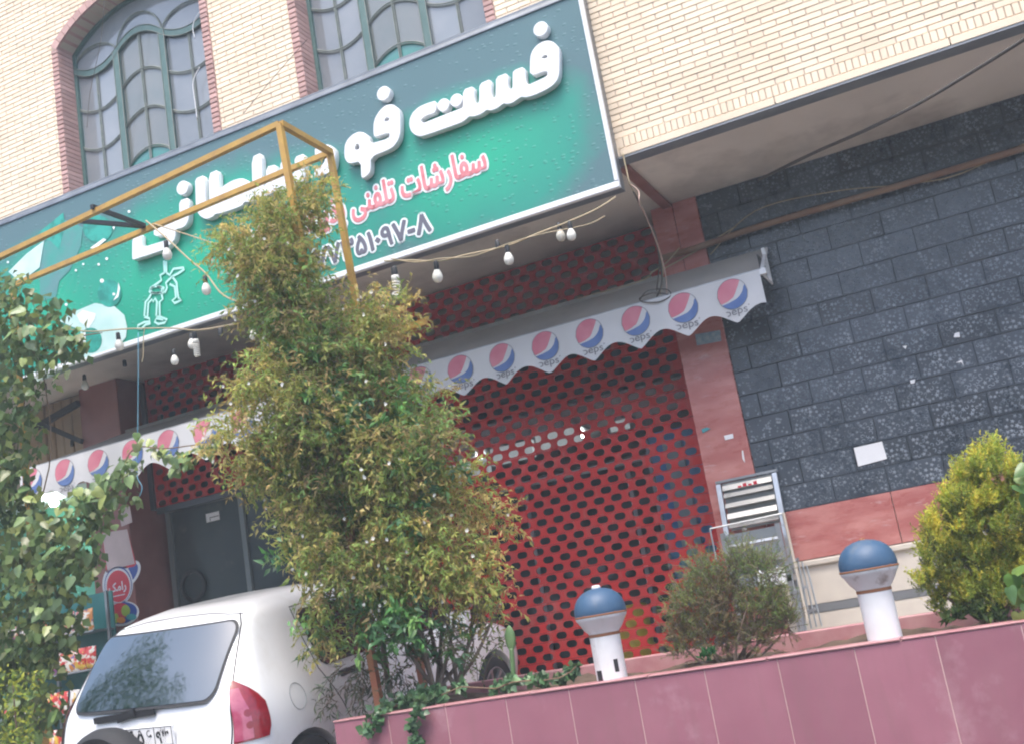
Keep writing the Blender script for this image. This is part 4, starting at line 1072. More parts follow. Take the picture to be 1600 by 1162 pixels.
# garden lamp posts
m_dome = mat('blue_dome', (.03, .08, .155), .5, col2=(.045, .10, .18), nscale=5, bump=(25, .2, .004), stain=((.12, .14, .16), 5, .56, .8), streak=((.16, .17, .17), .55, .8, .6))
m_post = mat('white_post', (.74, .75, .76), .5, col2=(.66, .66, .66), nscale=6, bump=(40, .2, .003), stain=((.30, .27, .24), 6, .62, .74), streak=((.42, .37, .31), .55, .8, .7))
m_rust = mat('rust', (.26, .11, .05), .8)
def lamp_post(px, py_base, py_top, lab, finial):
    base = at(px[0], py_base, 6.16); x = base[0]; Y = 6.16
    P = thing('garden_lamp', lab, 'garden lamp', (x, Y, .83))
    q = MB(); q.lathe([(0, .80), (.088, .80), (.088, 1.115), (.0, 1.115)], (x, Y, 0), 28); q.build('post', m_post, P, 'auto')
    q = MB(); q.lathe([(.0885, 1.103), (.0905, 1.105), (.0905, 1.118), (.0885, 1.12)], (x, Y, 0), 28); q.build('rust_ring', m_rust, P)
    q = MB(); q.lathe([(.086, 1.112), (.088, 1.122), (.112, 1.150), (.138, 1.195), (.147, 1.205), (.149, 1.215), (.147, 1.222), (.10, 1.224)], (x, Y, 0), 32); q.build('collar', m_post, P, 'auto')
    q = MB(); q.lathe([(.148, 1.221), (.150, 1.228), (.150, 1.248), (.146, 1.275), (.136, 1.303), (.117, 1.331), (.088, 1.354), (.052, 1.368), (.02, 1.374), (0, 1.375)], (x, Y, 0), 36); q.build('dome', m_dome, P, True)
    q = MB(); q.lathe([(.1495, 1.217), (.1535, 1.219), (.1535, 1.2255), (.1495, 1.2275)], (x, Y, 0), 32); q.build('seam_ring', m_rust, P)
    for k in range(5):
        t = k*1.256-1.9; q = MB(); q.lathe([(0, 0), (.006, 0), (.005, .004), (0, .005)], (x+.147*math.cos(t), Y+.147*math.sin(t), 1.2265), 8); q.build('screw', m_rust, P)
    q = MB(); q.lathe([(.089, .845), (.105, .838), (.125, .828), (.14, .815)], (x, Y, 0), 18); q.build('mortar_foot', m_groutp, P, True)
    q = MB()
    if finial: q.lathe([(0, 1.372), (.026, 1.372), (.026, 1.383), (.020, 1.390), (0, 1.391)], (x, Y, 0), 14)
    else: q.lathe([(0, 1.372), (.018, 1.372), (.012, 1.383), (0, 1.385)], (x, Y, 0), 8)
    q.build('finial', m_post if finial else m_rust, P)
    if finial:
        q = MB(); q.lathe([(.0886, .90), (.0886, .97)], (x, Y, 0), 4, a0=-.95, a1=-.65); q.build('chip', m_black, P)
        q = MB(); q.lathe([(.0887, .83), (.0887, .92)], (x, Y, 0), 5, a0=-2.35, a1=-1.85); q.build('chip', m_black, P)
lamp_post((957,), 1060, 0, 'white garden lamp with blue dome and peeling paint in front of the red shutter', True)
lamp_post((1384,), 1000, 0, 'clean white garden lamp with blue dome in front of the cream plinth', False)
# ------------------------------------------------------------------ forecourt (rises towards the shop) and car
CQ = (-5.37, 6.38, .222, .0590, .0958, -.045)          # car: rear axle position, yaw, pitch, roll
_ya, _pi, _ro = CQ[3:]
cf = np.array([math.sin(_ya)*math.cos(_pi), math.cos(_ya)*math.cos(_pi), math.sin(_pi)])
cr0 = np.array([math.cos(_ya), -math.sin(_ya), 0.0]); cu0 = np.cross(cr0, cf)
cr_ = math.cos(_ro)*cr0+math.sin(_ro)*cu0; cu_ = -math.sin(_ro)*cr0+math.cos(_ro)*cu0
CO = np.array(CQ[:3])
def carp(f, r): return CO+f*cf+r*cr_
v = [carp(-2.2, -7), carp(-2.2, 1.25), carp(4.2, 1.25), carp(4.2, -7)]
# plane of the car's wheels, trimmed to the bay in front of the shutters
nrm = cu_
def zpl(x, y): return CO[2]-(nrm[0]*(x-CO[0])+nrm[1]*(y-CO[1]))/nrm[2]-.002
q = MB()
def sheet(x0, x1, y0, y1, zf, mi=0):
    v = [(x0, y0, zf(x0, y0)), (x1, y0, zf(x1, y0)), (x1, y1, zf(x1, y1)), (x0, y1, zf(x0, y1))]; q.add(v, [(0, 1, 2, 3)], mi)
sheet(-13, PLX0-.006, 4.6, YS+.4, zpl)
tag(q.build('forecourt', m_pave), kind='structure')
q = MB(); sheet(PLX0-.006, 3.2, YPB+.1, YW+.3, lambda x, y: .36)
tag(q.build('pavement', m_pave), kind='structure')

m_car = mat('white_car_paint', (.82, .83, .84), .28, spec=.5, coat=.8, col2=(.78, .795, .81), nscale=2, stain=((.66, .65, .62), 3.5, .55, .85), streak=((.60, .58, .54), .56, .85, .5))
m_cglass = mat('tinted_car_glass', (.010, .022, .024), .05, spec=1.0, ior=2.0, coat=.3)
m_rub = mat('black_rubber', (.02, .02, .022), .6)
m_tyre = mat('tyre', (.022, .022, .024), .75, bump=(60, .3, .004))
m_tl = mat('tail_red', (.27, .005, .018), .12, coat=.6, col2=(.20, .003, .012), nscale=30)
m_tl2 = mat('tail_pink', (.42, .10, .16), .12, coat=.6, col2=(.34, .055, .11), nscale=20)
m_gap = mat('panel_gap', (.03, .03, .032), .7)
CAR = thing('parked_car', 'white hatchback parked nose to the shop, seen from its rear corner', 'car', CO)
CAR.matrix_basis = Matrix(((cr_[0], cf[0], cu_[0], CO[0]), (cr_[1], cf[1], cu_[1], CO[1]), (cr_[2], cf[2], cu_[2], CO[2]), (0, 0, 0, 1)))
ZL = (.18, .3, .45, .6, .75, .86, .92, 1.0, 1.1, 1.2, 1.3, 1.38, 1.44, 1.485, 1.51, 1.525)
def I(tab):
    return lambda z: float(np.interp(z, [a for a, _ in tab], [b for _, b in tab]))
def smoothI(tab):
    f0 = I(tab)
    return lambda z: sum(f0(z+e)*w_ for e, w_ in ((-.04, .15), (-.02, .2), (0, .3), (.02, .2), (.04, .15)))
wbz = smoothI([(.1, .74), (.18, .77), (.3, .835), (.5, .862), (.7, .866), (.82, .855), (.9, .835), (.96, .815), (1.0, .80), (1.2, .715), (1.38, .635), (1.45, .59), (1.5, .50), (1.53, .36), (1.6, .3)])
frz = smoothI([(.1, -.50), (.18, -.54), (.3, -.64), (.45, -.665), (.6, -.655), (.72, -.62), (.8, -.60), (.9, -.585), (.97, -.56), (1.05, -.51), (1.2, -.405), (1.38, -.265), (1.45, -.18), (1.49, -.08), (1.52, .15), (1.6, .8)])
ffz = smoothI([(.1, 3.1), (.18, 3.2), (.3, 3.33), (.5, 3.36), (.62, 3.34), (.74, 3.25), (.82, 3.10), (.87, 2.90), (.91, 2.62), (.95, 2.45), (1.0, 2.36), (1.2, 2.02), (1.38, 1.68), (1.45, 1.5), (1.5, 1.25), (1.53, .95), (1.6, .8)])
def rcz(z): return float(np.interp(z, (.2, .6, 1.0, 1.2, 1.5), (.30, .30, .26, .20, .16)))
NX = 2.3
def loop(z):
    w_, a, b, rc = wbz(z), frz(z), ffz(z), rcz(z); rf = min(rc*1.5, (b-a)*.3); P = []
    cr2 = .05
    xs_ = np.linspace(0, w_-rc, 8)
    half = [(x, a+cr2*(x/w_)**2) for x in xs_]
    a2 = half[-1][1]
    for t in np.linspace(0, math.pi/2, 13)[1:]:
        s_, c_ = math.sin(t)**(2/NX), math.cos(t)**(2/NX); half.append((w_-rc+rc*s_, a2+rc*(1-c_)))
    ys = np.linspace(half[-1][1], b-rf-.02, 28)[1:]
    half += [(w_, y) for y in ys]
    for t in np.linspace(0, math.pi/2, 13)[1:]:
        s_, c_ = math.sin(t)**(2/NX), math.cos(t)**(2/NX); half.append((w_-rc*1.5+rc*1.5*c_ if False else w_-rf+rf*c_, b-.02-rf+rf*s_))
    xs2 = np.linspace(w_-rf, 0, 7)[1:]
    half += [(x, b-.02*(x/w_)**2) for x in xs2]
    full = half+[(-x, y) for x, y in reversed(half[1:-1])]
    return full
zl = sorted(set([round(z, 4) for z in list(np.arange(.16, 1.40, .03))+list(np.arange(1.40, 1.531, .012))]))
v = []; L_ = None
for z_ in zl:
    lp = loop(z_); L_ = len(lp); v += [(x, y, z_) for x, y in lp]
nL = len(zl); q = MB()
f = [(i*L_+k, i*L_+(k+1) % L_, (i+1)*L_+(k+1) % L_, (i+1)*L_+k) for i in range(nL-1) for k in range(L_)]
f.append(tuple(reversed(range(L_)))); f.append(tuple((nL-1)*L_+k for k in range(L_)))
q.add(v, f)
body_me = q.mesh('body', m_car, True)
bo = bpy.data.objects.new('body', body_me); COL.objects.link(bo)
cut = MB()
for fa in (0.0, 2.59):
    for s_ in (-1, 1):
        n = 28; vv = []
        for xx in (s_*.62, s_*1.05):
            for k in range(n): vv.append((xx, fa+.345*math.cos(2*math.pi*k/n), .30+.345*math.sin(2*math.pi*k/n)))
        fc = [(k, (k+1) % n, n+(k+1) % n, n+k) for k in range(n)]+[tuple(reversed(range(n))), tuple(n+k for k in range(n))]
        if s_ < 0: fc = [tuple(reversed(t)) for t in fc]
        cut.add(vv, fc)
cm = cut.mesh('cut', m_rub); bm = bmesh.new(); bm.from_mesh(cm); bmesh.ops.recalc_face_normals(bm, faces=bm.faces); bm.to_mesh(cm); bm.free()
bm = bmesh.new(); bm.from_mesh(body_me); bmesh.ops.recalc_face_normals(bm, faces=bm.faces); bm.to_mesh(body_me); bm.free()
co = bpy.data.objects.new('cut', cm); COL.objects.link(co)
md = bo.modifiers.new('b', 'BOOLEAN'); md.operation = 'DIFFERENCE'; md.object = co; md.solver = 'EXACT'
nm = evalmesh(bo); bpy.data.objects.remove(bo); bpy.data.objects.remove(co)
nm.name = 'body'
if len(nm.materials) < 2: nm.materials.append(m_rub)
nm.polygons.foreach_set('use_smooth', [True]*len(nm.polygons)); nm.set_sharp_from_angle(angle=math.radians(40))
place('body', nm, CAR, local=True)
def hw_rear(z): return wbz(z)-rcz(z)
def rear(r, z):
    w_, a, rc = wbz(z), frz(z), rcz(z); ar = abs(r)
    if ar <= w_-rc: return np.array((r, a+.05*(r/w_)**2, z))
    t = min((ar-(w_-rc))/rc, 1.0); a2 = a+.05*((w_-rc)/w_)**2
    return np.array((r, a2+rc*(1-(1-t**NX)**(1/NX)), z))
def corner(u, z, s_=1):                                  # u 0..1 round the rear corner, >1 along the side
    w_, a, rc = wbz(z), frz(z), rcz(z); a2 = a+.05*((w_-rc)/w_)**2
    if u <= 1:
        t = u*math.pi/2; return np.array((s_*(w_-rc+rc*math.sin(t)**(2/NX)), a2+rc*(1-math.cos(t)**(2/NX)), z))
    return np.array((s_*w_, a2+rc+(u-1), z))
def side(f_, z): 
    return np.array((wbz(z), f_, z))
def nrm_(fn, a, z):
    e = .004; p = fn(a, z); n_ = np.cross(fn(a+e, z)-p, fn(a, z+e)-p); return n_/(np.linalg.norm(n_)+1e-12)
def patch(fn, rows, off, m, name, parent=CAR, cols=16, sgn=1):
    """rows: list of (z, a_left, a_right) in the surface's own parameter"""
    q = MB(); v = []
    for (z, a, b) in rows:
        for k in range(cols+1):
            t = a+(b-a)*k/cols; v.append(fn(t, z)+sgn*off*nrm_(fn, t, z))
    C = cols+1
    q.add(v, [(i*C+k, i*C+k+1, (i+1)*C+k+1, (i+1)*C+k) for i in range(len(rows)-1) for k in range(cols)])
    o = q.build(name, m, parent, True, local=(parent is CAR)); 
    if parent is not CAR: o.matrix_parent_inverse = Matrix.Identity(4)
    return o
def line(fn, pts, wd, off, m, name, sgn=1):
    P = []
    for i in range(len(pts)-1):
        for k in range(8):
            t = k/8; P.append((pts[i][0]*(1-t)+pts[i+1][0]*t, pts[i][1]*(1-t)+pts[i+1][1]*t))
    P.append(pts[-1]); q = MB()
    q.tube([fn(a, z)+sgn*off*nrm_(fn, a, z) for a, z in P], wd/2, 5); return q.build(name, m, CAR, True, local=True)
def rr_rows(z0, z1, h0, h1, rad, n=22):
    rows = []
    for i in range(n+1):
        z = z0+(z1-z0)*(.5-.5*math.cos(math.pi*i/n)); h = h0+(h1-h0)*(z-z0)/(z1-z0)
        d = min(z-z0, z1-z); 
        if d < rad: h -= rad*(1-math.sqrt(max(0, 1-((rad-d)/rad)**2)))
        rows.append((z, -h, h))
    return rows
def reargl(r, z):
    t = (z-.962)/(1.418-.962); w_ = .80-.16*t
    return np.array((r, frz(.962)*(1-t)+frz(1.418)*t-.030-.012*math.sin(math.pi*min(max(t, 0), 1))+.05*(r/w_)**2+(.03+.02*t)*(r/w_)**4, z))
patch(reargl, rr_rows(.962, 1.418, .622, .612, .085), .002, m_rub, 'window_seal', cols=26)
rg = patch(reargl, rr_rows(.977, 1.405, .605, .596, .075), .006, m_cglass, 'rear_window', cols=26)
# hatch shut lines
for s_ in (-1, 1):
    line(lambda u, z, s_=s_: corner(u, z, s_), [(.50, 1.445), (.56, 1.38), (.47, 1.2), (.42, 1.05), (.36, .9), (.32, .6)], .009, .002, m_gap, 'hatch_gap', sgn=s_)
line(rear, [(-.56, 1.44), (-.3, 1.468), (0, 1.474), (.3, 1.468), (.56, 1.44)], .007, .001, m_gap, 'hatch_gap')
# tail lights wrap round the corner
for s_ in (1, -1):
    fn = lambda u, z, s_=s_: corner(u, z, s_)
    rows = []
    for i in range(15):
        z = .70+(1.055-.70)*i/14
        out_ = float(np.interp(z, (.70, .76, .90, .96, 1.01, 1.055), (.90, .94, .93, .82, .66, .45)))
        rows.append((z, .37, out_))
    tl = patch(fn, rows, .010*1, m_tl, 'tail_light', cols=18, sgn=1 if s_ > 0 else -1)
    rows2 = [(z, .38, float(np.interp(z, (.70, .88, 1.03), (.66, .64, .50)))) for z in np.linspace(.71, 1.01, 11)]
    patch(fn, rows2, .0125, m_tl2, 'lens', tl, 10, 1 if s_ > 0 else -1)
    for (u_, z_) in ((.60, .86), (.61, .79)):
        rows3 = [(z_+.022*math.sin(t), u_-.06*math.cos(t)*1.0, u_+.06*math.cos(t)) for t in np.linspace(-1.5, 1.5, 7)]
        patch(fn, rows3, .0135, m_tl, 'lens_spot', tl, 6, 1 if s_ > 0 else -1)
# wiper, plate
q = MB()
q.bar(rear(-.38, .955)+np.array((0, -.03, -.035)), rear(.16, .955)+np.array((0, -.03, -.01)), .022, .04); q.bar(rear(-.16, .955)+np.array((0, -.035, -.035)), rear(0.0, .955)+np.array((0, -.035, .0)), .02, .05)
q.build('wiper', m_black, CAR, local=True)
pz = .80; pc = rear(.05, pz)
q = MB(); q.box(-.19, .33, pc[1]-.03, pc[1]-.012, pz-.06, pz+.06, c=.004); pl = q.build('number_plate', m_paper, CAR, local=True)
q = MB()
for (a, b, c, d) in ((-.185, .325, .054, .058), (-.185, .325, -.058, -.054), (-.185, -.181, -.054, .054), (.321, .325, -.054, .054), (.175, .179, -.054, .054)): q.box(a, b, pc[1]-.0325, pc[1]-.031, pz+c, pz+d)
q.build('plate_border', m_black, pl, local=True)
for (t_, x, z, s_) in (('۹۳', .19, pz-.042, .10), ('۶', .10, pz-.045, .13), ('۵', .02, pz-.045, .13), ('۴', -.06, pz-.045, .13), (shape_fa('ایران'), .21, pz+.028, .034)):
    me = text_mesh('plate_text', t_, s_, m_black, .001, .003 if s_ > .05 else 0, 'LEFT'); me.transform(Matrix.Translation((x, pc[1]-.032, z))); place('plate_text', me, pl, local=True)
# spare wheel carried on the hatch
def wheel(c, r, wd, name, lab=None, axis='x', rimm=None):
    W = bpy.data.objects.new(name, None); COL.objects.link(W); setpar(W, CAR, True); W.location = c
    if axis == 'y': W.rotation_euler = (0, 0, math.pi/2)
    q = MB(); h = wd/2
    q.lathe([(r*.66, -h*.8), (r*.80, -h), (r*.93, -h*.92), (r, -h*.6), (r, h*.6), (r*.93, h*.92), (r*.80, h), (r*.66, h*.8), (r*.66, -h*.8)], (0, 0, 0), 40, axis='x'); q.build('tyre', m_tyre, W, 'auto', local=True)
    q = MB(); q.lathe([(r*.66, h*.85), (r*.62, h*.9), (r*.60, h*.5), (r*.58, -h*.5)], (0, 0, 0), 32, axis='x')
    q.lathe([(0, h*.62), (r*.14, h*.62), (r*.18, h*.5), (r*.18, 0)], (0, 0, 0), 20, axis='x')
    for k in range(7):
        t = 2*math.pi*k/7; d = np.array((0, math.cos(t), math.sin(t))); n_ = np.array((0, -math.sin(t), math.cos(t)))
        q.obox(d*r*.15+np.array((h*.45, 0, 0)), d*r*.61+np.array((h*.68, 0, 0)), n_*r*.055, np.array((.012, 0, 0)))
    q.build('rim', rimm or m_alu, W, 'auto', local=True)
    q = MB(); q.lathe([(0, -h*.3), (r*.6, -h*.3)], (0, 0, 0), 24, axis='x'); q.build('brake_disc', m_guide, W, local=True)
    if lab: tag(W, lab)
    return W
for fa in (0, 2.59):
    for s_ in (-1, 1):
        W = wheel((s_*.775, fa, .30), .305, .185, 'wheel'); 
        if s_ < 0: W.rotation_euler = (0, 0, math.pi)
q = MB()
c0 = np.array((-.16, -.80, .55)); q.lathe([(0, 0.0), (.20, 0.0), (.225, .012), (.24, .03), (.26, .012), (.30, -.005), (.335, .03), (.345, .08), (.335, .14), (.20, .16), (0, .16)], c0, 44, axis='y')
q.m = [1 if max(math.hypot(q.v[i][0]-c0[0], q.v[i][2]-c0[2]) for i in f_) < .25 else 0 for f_ in q.f]
tag(q.build('spare_wheel', [m_tyre, m_alu], CAR, 'auto', local=True), 'black spare wheel on the hatch, cut by the picture edge')
# side: windows, door gaps, handle, fuel flap
def side_win(z0, z1, fr_, fl, name):
    rows = []
    for i in range(15):
        z = z0+(z1-z0)*i/14; a, b = fr_(z), fl(z); d = min(z-z0, z1-z)
        if d < .05: e = .05*(1-math.sqrt(max(0, 1-((.05-d)/.05)**2))); a += e; b -= e
        rows.append((z, a, b))
    patch(side, [(z, a-.016, b+.016) for z, a, b in rows], .003, m_rub, 'window_seal', cols=12); patch(side, rows, .006, m_cglass, name, cols=12)
side_win(.985, 1.38, lambda z: .34-.02*(z-.98)+.0, lambda z: 1.12, 'door_window')
side_win(.975, 1.38, lambda z: 1.22, lambda z: 2.26-.95*(z-.975), 'door_window')
for pts in ([(.30, 1.40), (.27, 1.2), (.28, .98), (.33, .88), (.42, .72), (.50, .55), (.52, .40), (.54, .25)], [(1.17, 1.42), (1.17, .9), (1.19, .25)], [(2.30, .95), (2.28, .6), (2.25, .25)], [(.30, 1.41), (.8, 1.425), (1.4, 1.42), (1.72, 1.38)]):
    line(side, pts, .008, .0, m_gap, 'door_gap')
for f0 in (.47, 1.34):
    q = MB(); 
    for a, b in ((f0, f0+.085), (f0+.12, f0+.205)): q.bar(side(a, .90)+np.array((.012, 0, 0)), side(b, .905)+np.array((.012, 0, 0)), .03, .042)
    q.bar(side(f0, .90)+np.array((.006, 0, 0)), side(f0+.2, .905)+np.array((.006, 0, 0)), .02, .03)
    q.build('door_handle', m_black, CAR, local=True)
q = MB(); q.tube([side(-.02+.075*math.cos(t), .86+.085*math.sin(t))+np.array((.001, 0, 0)) for t in np.linspace(0, 2*math.pi, 29)], .003, 4); q.build('fuel_flap', mat('flap_gap', (.25, .26, .27), .6), CAR, local=True)
patch(rear, [(z, -.55, .55) for z in (.22, .28, .34)], .012, m_black, 'bumper_insert', cols=14)
q = MB(); q.box(-.5, .5, 2.3, 2.34, .3, .7); q.build('engine_guard', m_black, CAR, local=True)
q = MB(); 
for s_ in (-1, 1): q.box(s_*.80, s_*.98, 2.02, 2.12, .93, 1.06) if s_ > 0 else q.box(-.98, -.80, 2.02, 2.12, .93, 1.06)
q.build('door_mirror', m_car, CAR, local=True)
# windscreen
def front(r, z): return np.array((r, ffz(z)-.02*(r/wbz(z))**2+.004, z))
patch(front, [(z, -float(np.interp(z, (.97, 1.4), (.66, .52))), float(np.interp(z, (.97, 1.4), (.66, .52)))) for z in np.linspace(.985, 1.40, 12)], -.006, m_cglass, 'windscreen', cols=14)

# ------------------------------------------------------------------ pergola frame of yellow steel
m_yp = mat('yellow_steel', (.52, .31, .055), .55, col2=(.40, .23, .06), nscale=7, bump=(40, .15, .003), stain=((.25, .13, .06), 5, .6, .78))
m_rp = mat('red_rust_steel', (.40, .115, .065), .6, col2=(.34, .16, .07), nscale=5)
PG = thing('pergola_frame', 'yellow steel pergola frame standing in the planter with bars running left', 'frame', (-4.0, 6.6, .8))
P1t, P2t = np.array((-4.11, 6.3, 5.0)), np.array((-4.12, 6.96, 5.0))
P1b, P2b = np.array((-3.93, 6.3, .80)), np.array((-3.97, 6.96, .80))
for a, b in ((P1b, P1t), (P2b, P2t)):
    mid = a+(b-a)*.30
    q = MB(); q.bar(a, mid, .046); q.build('post', m_rp, PG)
    q = MB(); q.bar(mid, b, .044); q.build('post', m_yp, PG)
B1 = np.array((-8.2, 6.72, 5.0)); B2 = np.array((-7.775, 7.19, 5.0))
q = MB(); q.bar(P1t+np.array((0, 0, .0)), B1, .042); q.build('long_bar', m_yp, PG)
q = MB(); q.bar(P2t, B2, .042); q.build('long_bar', m_yp, PG)
q = MB(); q.bar(P1t+np.array((.01, 0, .001)), P2t+np.array((.01, 0, .001)), .044); q.build('cross_bar', m_yp, PG)
zb = at(580, 527, 6.96)
q = MB(); q.bar(at(575, 530, 6.96), at(666, 503, 6.96), .045); q.build('cross_bar', m_yp, PG)
q = MB(); q.bar(at(512, 573, 6.6), at(612, 487, 6.96), .04); q.build('brace', m_yp, PG)
for a, b in (((143, 323), (226, 353)), ((118, 345), (226, 354))):
    q = MB(); q.bar(atz(*a, 5.03), atz(*b, 5.03), .03, .035); q.build('strap', m_black, PG)
# far legs of the pergola, behind the left foliage
for p_ in (B1+np.array((.2, 0, 0)), B2+np.array((0, 0, 0))):
    q = MB(); q.bar((p_[0], p_[1], zpl(p_[0], p_[1])), (p_[0], p_[1], 5.0), .044); q.build('post', m_yp, PG)

# ------------------------------------------------------------------ steel grill stand by the pillar
GR = thing('steel_grill', 'stainless steel grill with louvred panel leaning by the red pillar', 'grill', (-1.95, 9.0, .4))
def gp(px, py, Y): return at(px, py, Y)
Yg0, Yg1 = 9.28, 8.95
def lerp(a, b, t): return a+(b-a)*t
def gY(z): return 9.33-.16*(2.12-z)                 # leaning back towards the wall
x0, x1 = -2.245, -1.735
q = MB()
q.bar((x0, gY(2.12), 2.12), (x1+.02, gY(2.12), 2.12), .035, .02); q.bar((x0+.02, gY(2.1), 2.1), (x0+.02, gY(.45), .45), .04, .03); q.bar((x1-.01, gY(2.1), 2.1), (x1-.01, gY(.45), .45), .04, .03)
q.bar((x0, gY(1.66), 1.66), (x1, gY(1.66), 1.66), .03, .02)
q.build('panel_frame', m_steel, GR)
for k, z in enumerate((2.06, 1.995, 1.91, 1.82, 1.735)):
    q = MB(); y = gY(z)-.012; h = (.022, .017, .018, .022, .014)[k]
    q.add([(x0+.05, y+.012, z+h), (x1-.04, y+.012, z+h), (x1-.04, y-.012, z-h), (x0+.05, y-.012, z-h), (x0+.05, y+.02, z-h-.006), (x1-.04, y+.02, z-h-.006)], [(3, 2, 1, 0), (4, 5, 2, 3)]); q.build('louvre', m_steel if k > 3 else mat('louvre_white', (.55, .55, .53), .35, metal=.5, stain=((.3, .29, .27), 8, .55, .75)) if k == 0 else MATS['louvre_white'], GR)
q = MB(); q.box(x0+.05, x1-.04, gY(1.9)+.03, gY(1.9)+.034, 1.70, 2.1); q.build('panel_back', mat('panel_grey', (.25, .26, .25), .5, metal=.4), GR)
for i in range(4):
    q = MB(); a = -2.06+.045*i; q.box(a, a+.03, gY(2.055)-.03, gY(2.055)-.027, 2.04, 2.055+.012*(i % 2)); q.build('red_mark', m_str, GR)
# lower box with wire basket
q = MB(); q.box(x0+.03, x1+.01, 8.98, 9.2, 1.22, 1.27); q.box(x0+.03, x0+.07, 8.98, 9.0, .45, 1.68); q.box(x1-.03, x1+.01, 8.98, 9.0, .45, 1.68); q.box(x0+.03, x1+.01, 8.978, 8.99, 1.40, 1.45)
q.lathe([(.03, x0+.08), (.03, x1-.03)], (0, 9.02, 1.56), 12, axis='x'); q.build('lower_box', m_steel, GR)
q = MB(); q.box(x0+.07, x1-.03, 9.0, 9.02, 1.27, 1.66); q.build('lower_panel', mat('lower_steel', (.30, .33, .35), .35, metal=.6), GR)
q = MB(); pts = [(x0-.02, 8.9, 1.32), (x0-.02, 8.9, 1.73), (x1+.06, 8.9, 1.74), (x1+.09, 8.9, 1.02)]
for a, b in zip(pts[:-1], pts[1:]): q.tube([a, b], .007, 6)
q.build('wire_hoop', m_alu, GR)
q = MB(); q.lathe([(0, 0), (.018, 0), (.022, .012), (.012, .02), (0, .022)], (-1.99, 8.885, 1.665), 12); q.build('knob', m_steel, GR)
q = MB(); q.box(-1.98, -1.76, 8.93, 8.97, 1.20, 1.34, c=.01); q.build('white_tray', m_white, GR)
q = MB()
for k in range(5): 
    a = at(1232+k*7, 862+k*5, 8.9); b = at(1252+k*8, 985-k*2, 8.9); q.tube([a, b], .007, 5)
for (a, b) in (((1230, 880), (1248, 872)), ((1240, 925), (1262, 915)), ((1248, 962), (1274, 950))): q.bar(at(*a, 8.89), at(*b, 8.89), .022, .02)
q.build('rod_rack', m_steel, GR)
q = MB(); a, b = at(1224, 800, 8.88), at(1262, 968, 8.88); q.tube([a, b], .011, 6); q.build('wire_leg', mat('pale_rod', (.50, .44, .36), .5), GR)

# ------------------------------------------------------------------ string lights
m_bulb = mat('bulb_glass', (.78, .76, .70), .25, spec=.6, col2=(.74, .71, .63), nscale=20)
m_bulbd = mat('bulb_dusty', (.55, .52, .44), .4)
def bulb_mesh(m):
    q = MB(); q.lathe([(.0, -.118), (.018, -.115), (.032, -.102), (.039, -.082), (.0395, -.068), (.034, -.046), (.024, -.026), (.017, -.012), (.016, 0)], (0, 0, 0), 18); return q.mesh('bulb_globe', m, True)
bm_a, bm_b = bulb_mesh(m_bulb), bulb_mesh(m_bulbd)
sq = MB(); sq.lathe([(0, .05), (.012, .05), (.018, .042), (.020, .0), (.020, -.016), (.0, -.016)], (0, 0, 0), 14); sock_me = sq.mesh('socket', m_black, 'auto')
q = MB(); pts = []
for t in np.linspace(0, 6.5*2*math.pi, 150):
    r = .021*(1-.15*(t/41)); pts.append((r*math.cos(t), r*math.sin(t), -.03-.10*t/40.8))
q.tube(pts, .0058, 6); q.lathe([(.0, -.0), (.022, -.002), (.024, -.03), (.018, -.035), (0, -.035)], (0, 0, 0), 14); cfl_me = q.mesh('spiral_tube', m_bulb, True)
def bulb(px, py, Y, lab, kind=0, s_=1.0, tilt=0.0):
    p = at(px, py, Y)
    T = thing('light_bulb' if kind < 2 else ('spiral_bulb' if kind == 2 else 'empty_socket'), lab, 'light bulb' if kind < 3 else 'bulb socket', p, 'bulbs of the string lights')
    T.rotation_euler = (tilt, tilt*.7, 0); T.scale = (s_, s_, s_)
    place('socket', sock_me, T, local=True)
    if kind == 0: place('globe', bm_a, T, local=True)
    if kind == 1: place('globe', bm_b, T, local=True)
    if kind == 2: place('spiral_tube', cfl_me, T, local=True)
    return p
P_ = {}
P_['a'] = bulb(260, 385, 6.95, 'large white bulb hanging in front of the last big letter of the sign', 0, 1.0, .1)
P_['b'] = bulb(321, 440, 6.9, 'white bulb hanging just left of the shrub in front of the green sign', 0, .95, .05)
P_['c'] = bulb(185, 528, 7.1, 'white bulb over the pale printed circle at the sign bottom', 0, .95, .2)
P_['d'] = bulb(272, 553, 7.35, 'white bulb hanging lowest below the sign, left of the spiral bulb', 0, .85, .0)
P_['e'] = bulb(299, 528, 7.2, 'white bulb touching the spiral bulb', 0, .85, -.2)
P_['f'] = bulb(305, 529, 7.15, 'spiral energy bulb under the left part of the sign', 2, 1.15, .25)
P_['g'] = bulb(394, 514, 7.2, 'white bulb just left of the shrub under the sign edge', 0, .8, .0)
P_['h'] = bulb(132, 592, 8.2, 'small cream bulb under the soffit above the left awning', 0, .95, .0)
P_['i'] = bulb(617, 430, 7.0, 'yellowed spiral bulb at the right edge of the shrub', 2, 1.3, .1)
P_['j'] = bulb(682, 418, 7.1, 'white bulb under the sign, first to the right of the shrub', 0, 1.0, .25)
P_['k'] = bulb(793, 392, 7.35, 'white bulb under the sign, second to the right of the shrub', 0, .95, .1)
P_['l'] = bulb(874, 357, 7.55, 'dull cream bulb of the close pair under the sign', 1, .9, .0)
P_['m'] = bulb(891, 355, 7.5, 'white bulb of the close pair under the sign, right one', 0, .9, .1)
P_['n'] = bulb(70, 606, 8.3, 'empty black socket under the far left end of the sign', 3, 1.1)
P_['o'] = bulb(195, 570, 8.2, 'empty black socket under the soffit left of the hanging blue cord', 3, 1.0)
P_['p'] = bulb(345, 521, 7.3, 'empty black socket between spiral bulb and shrub', 3, 1.1)
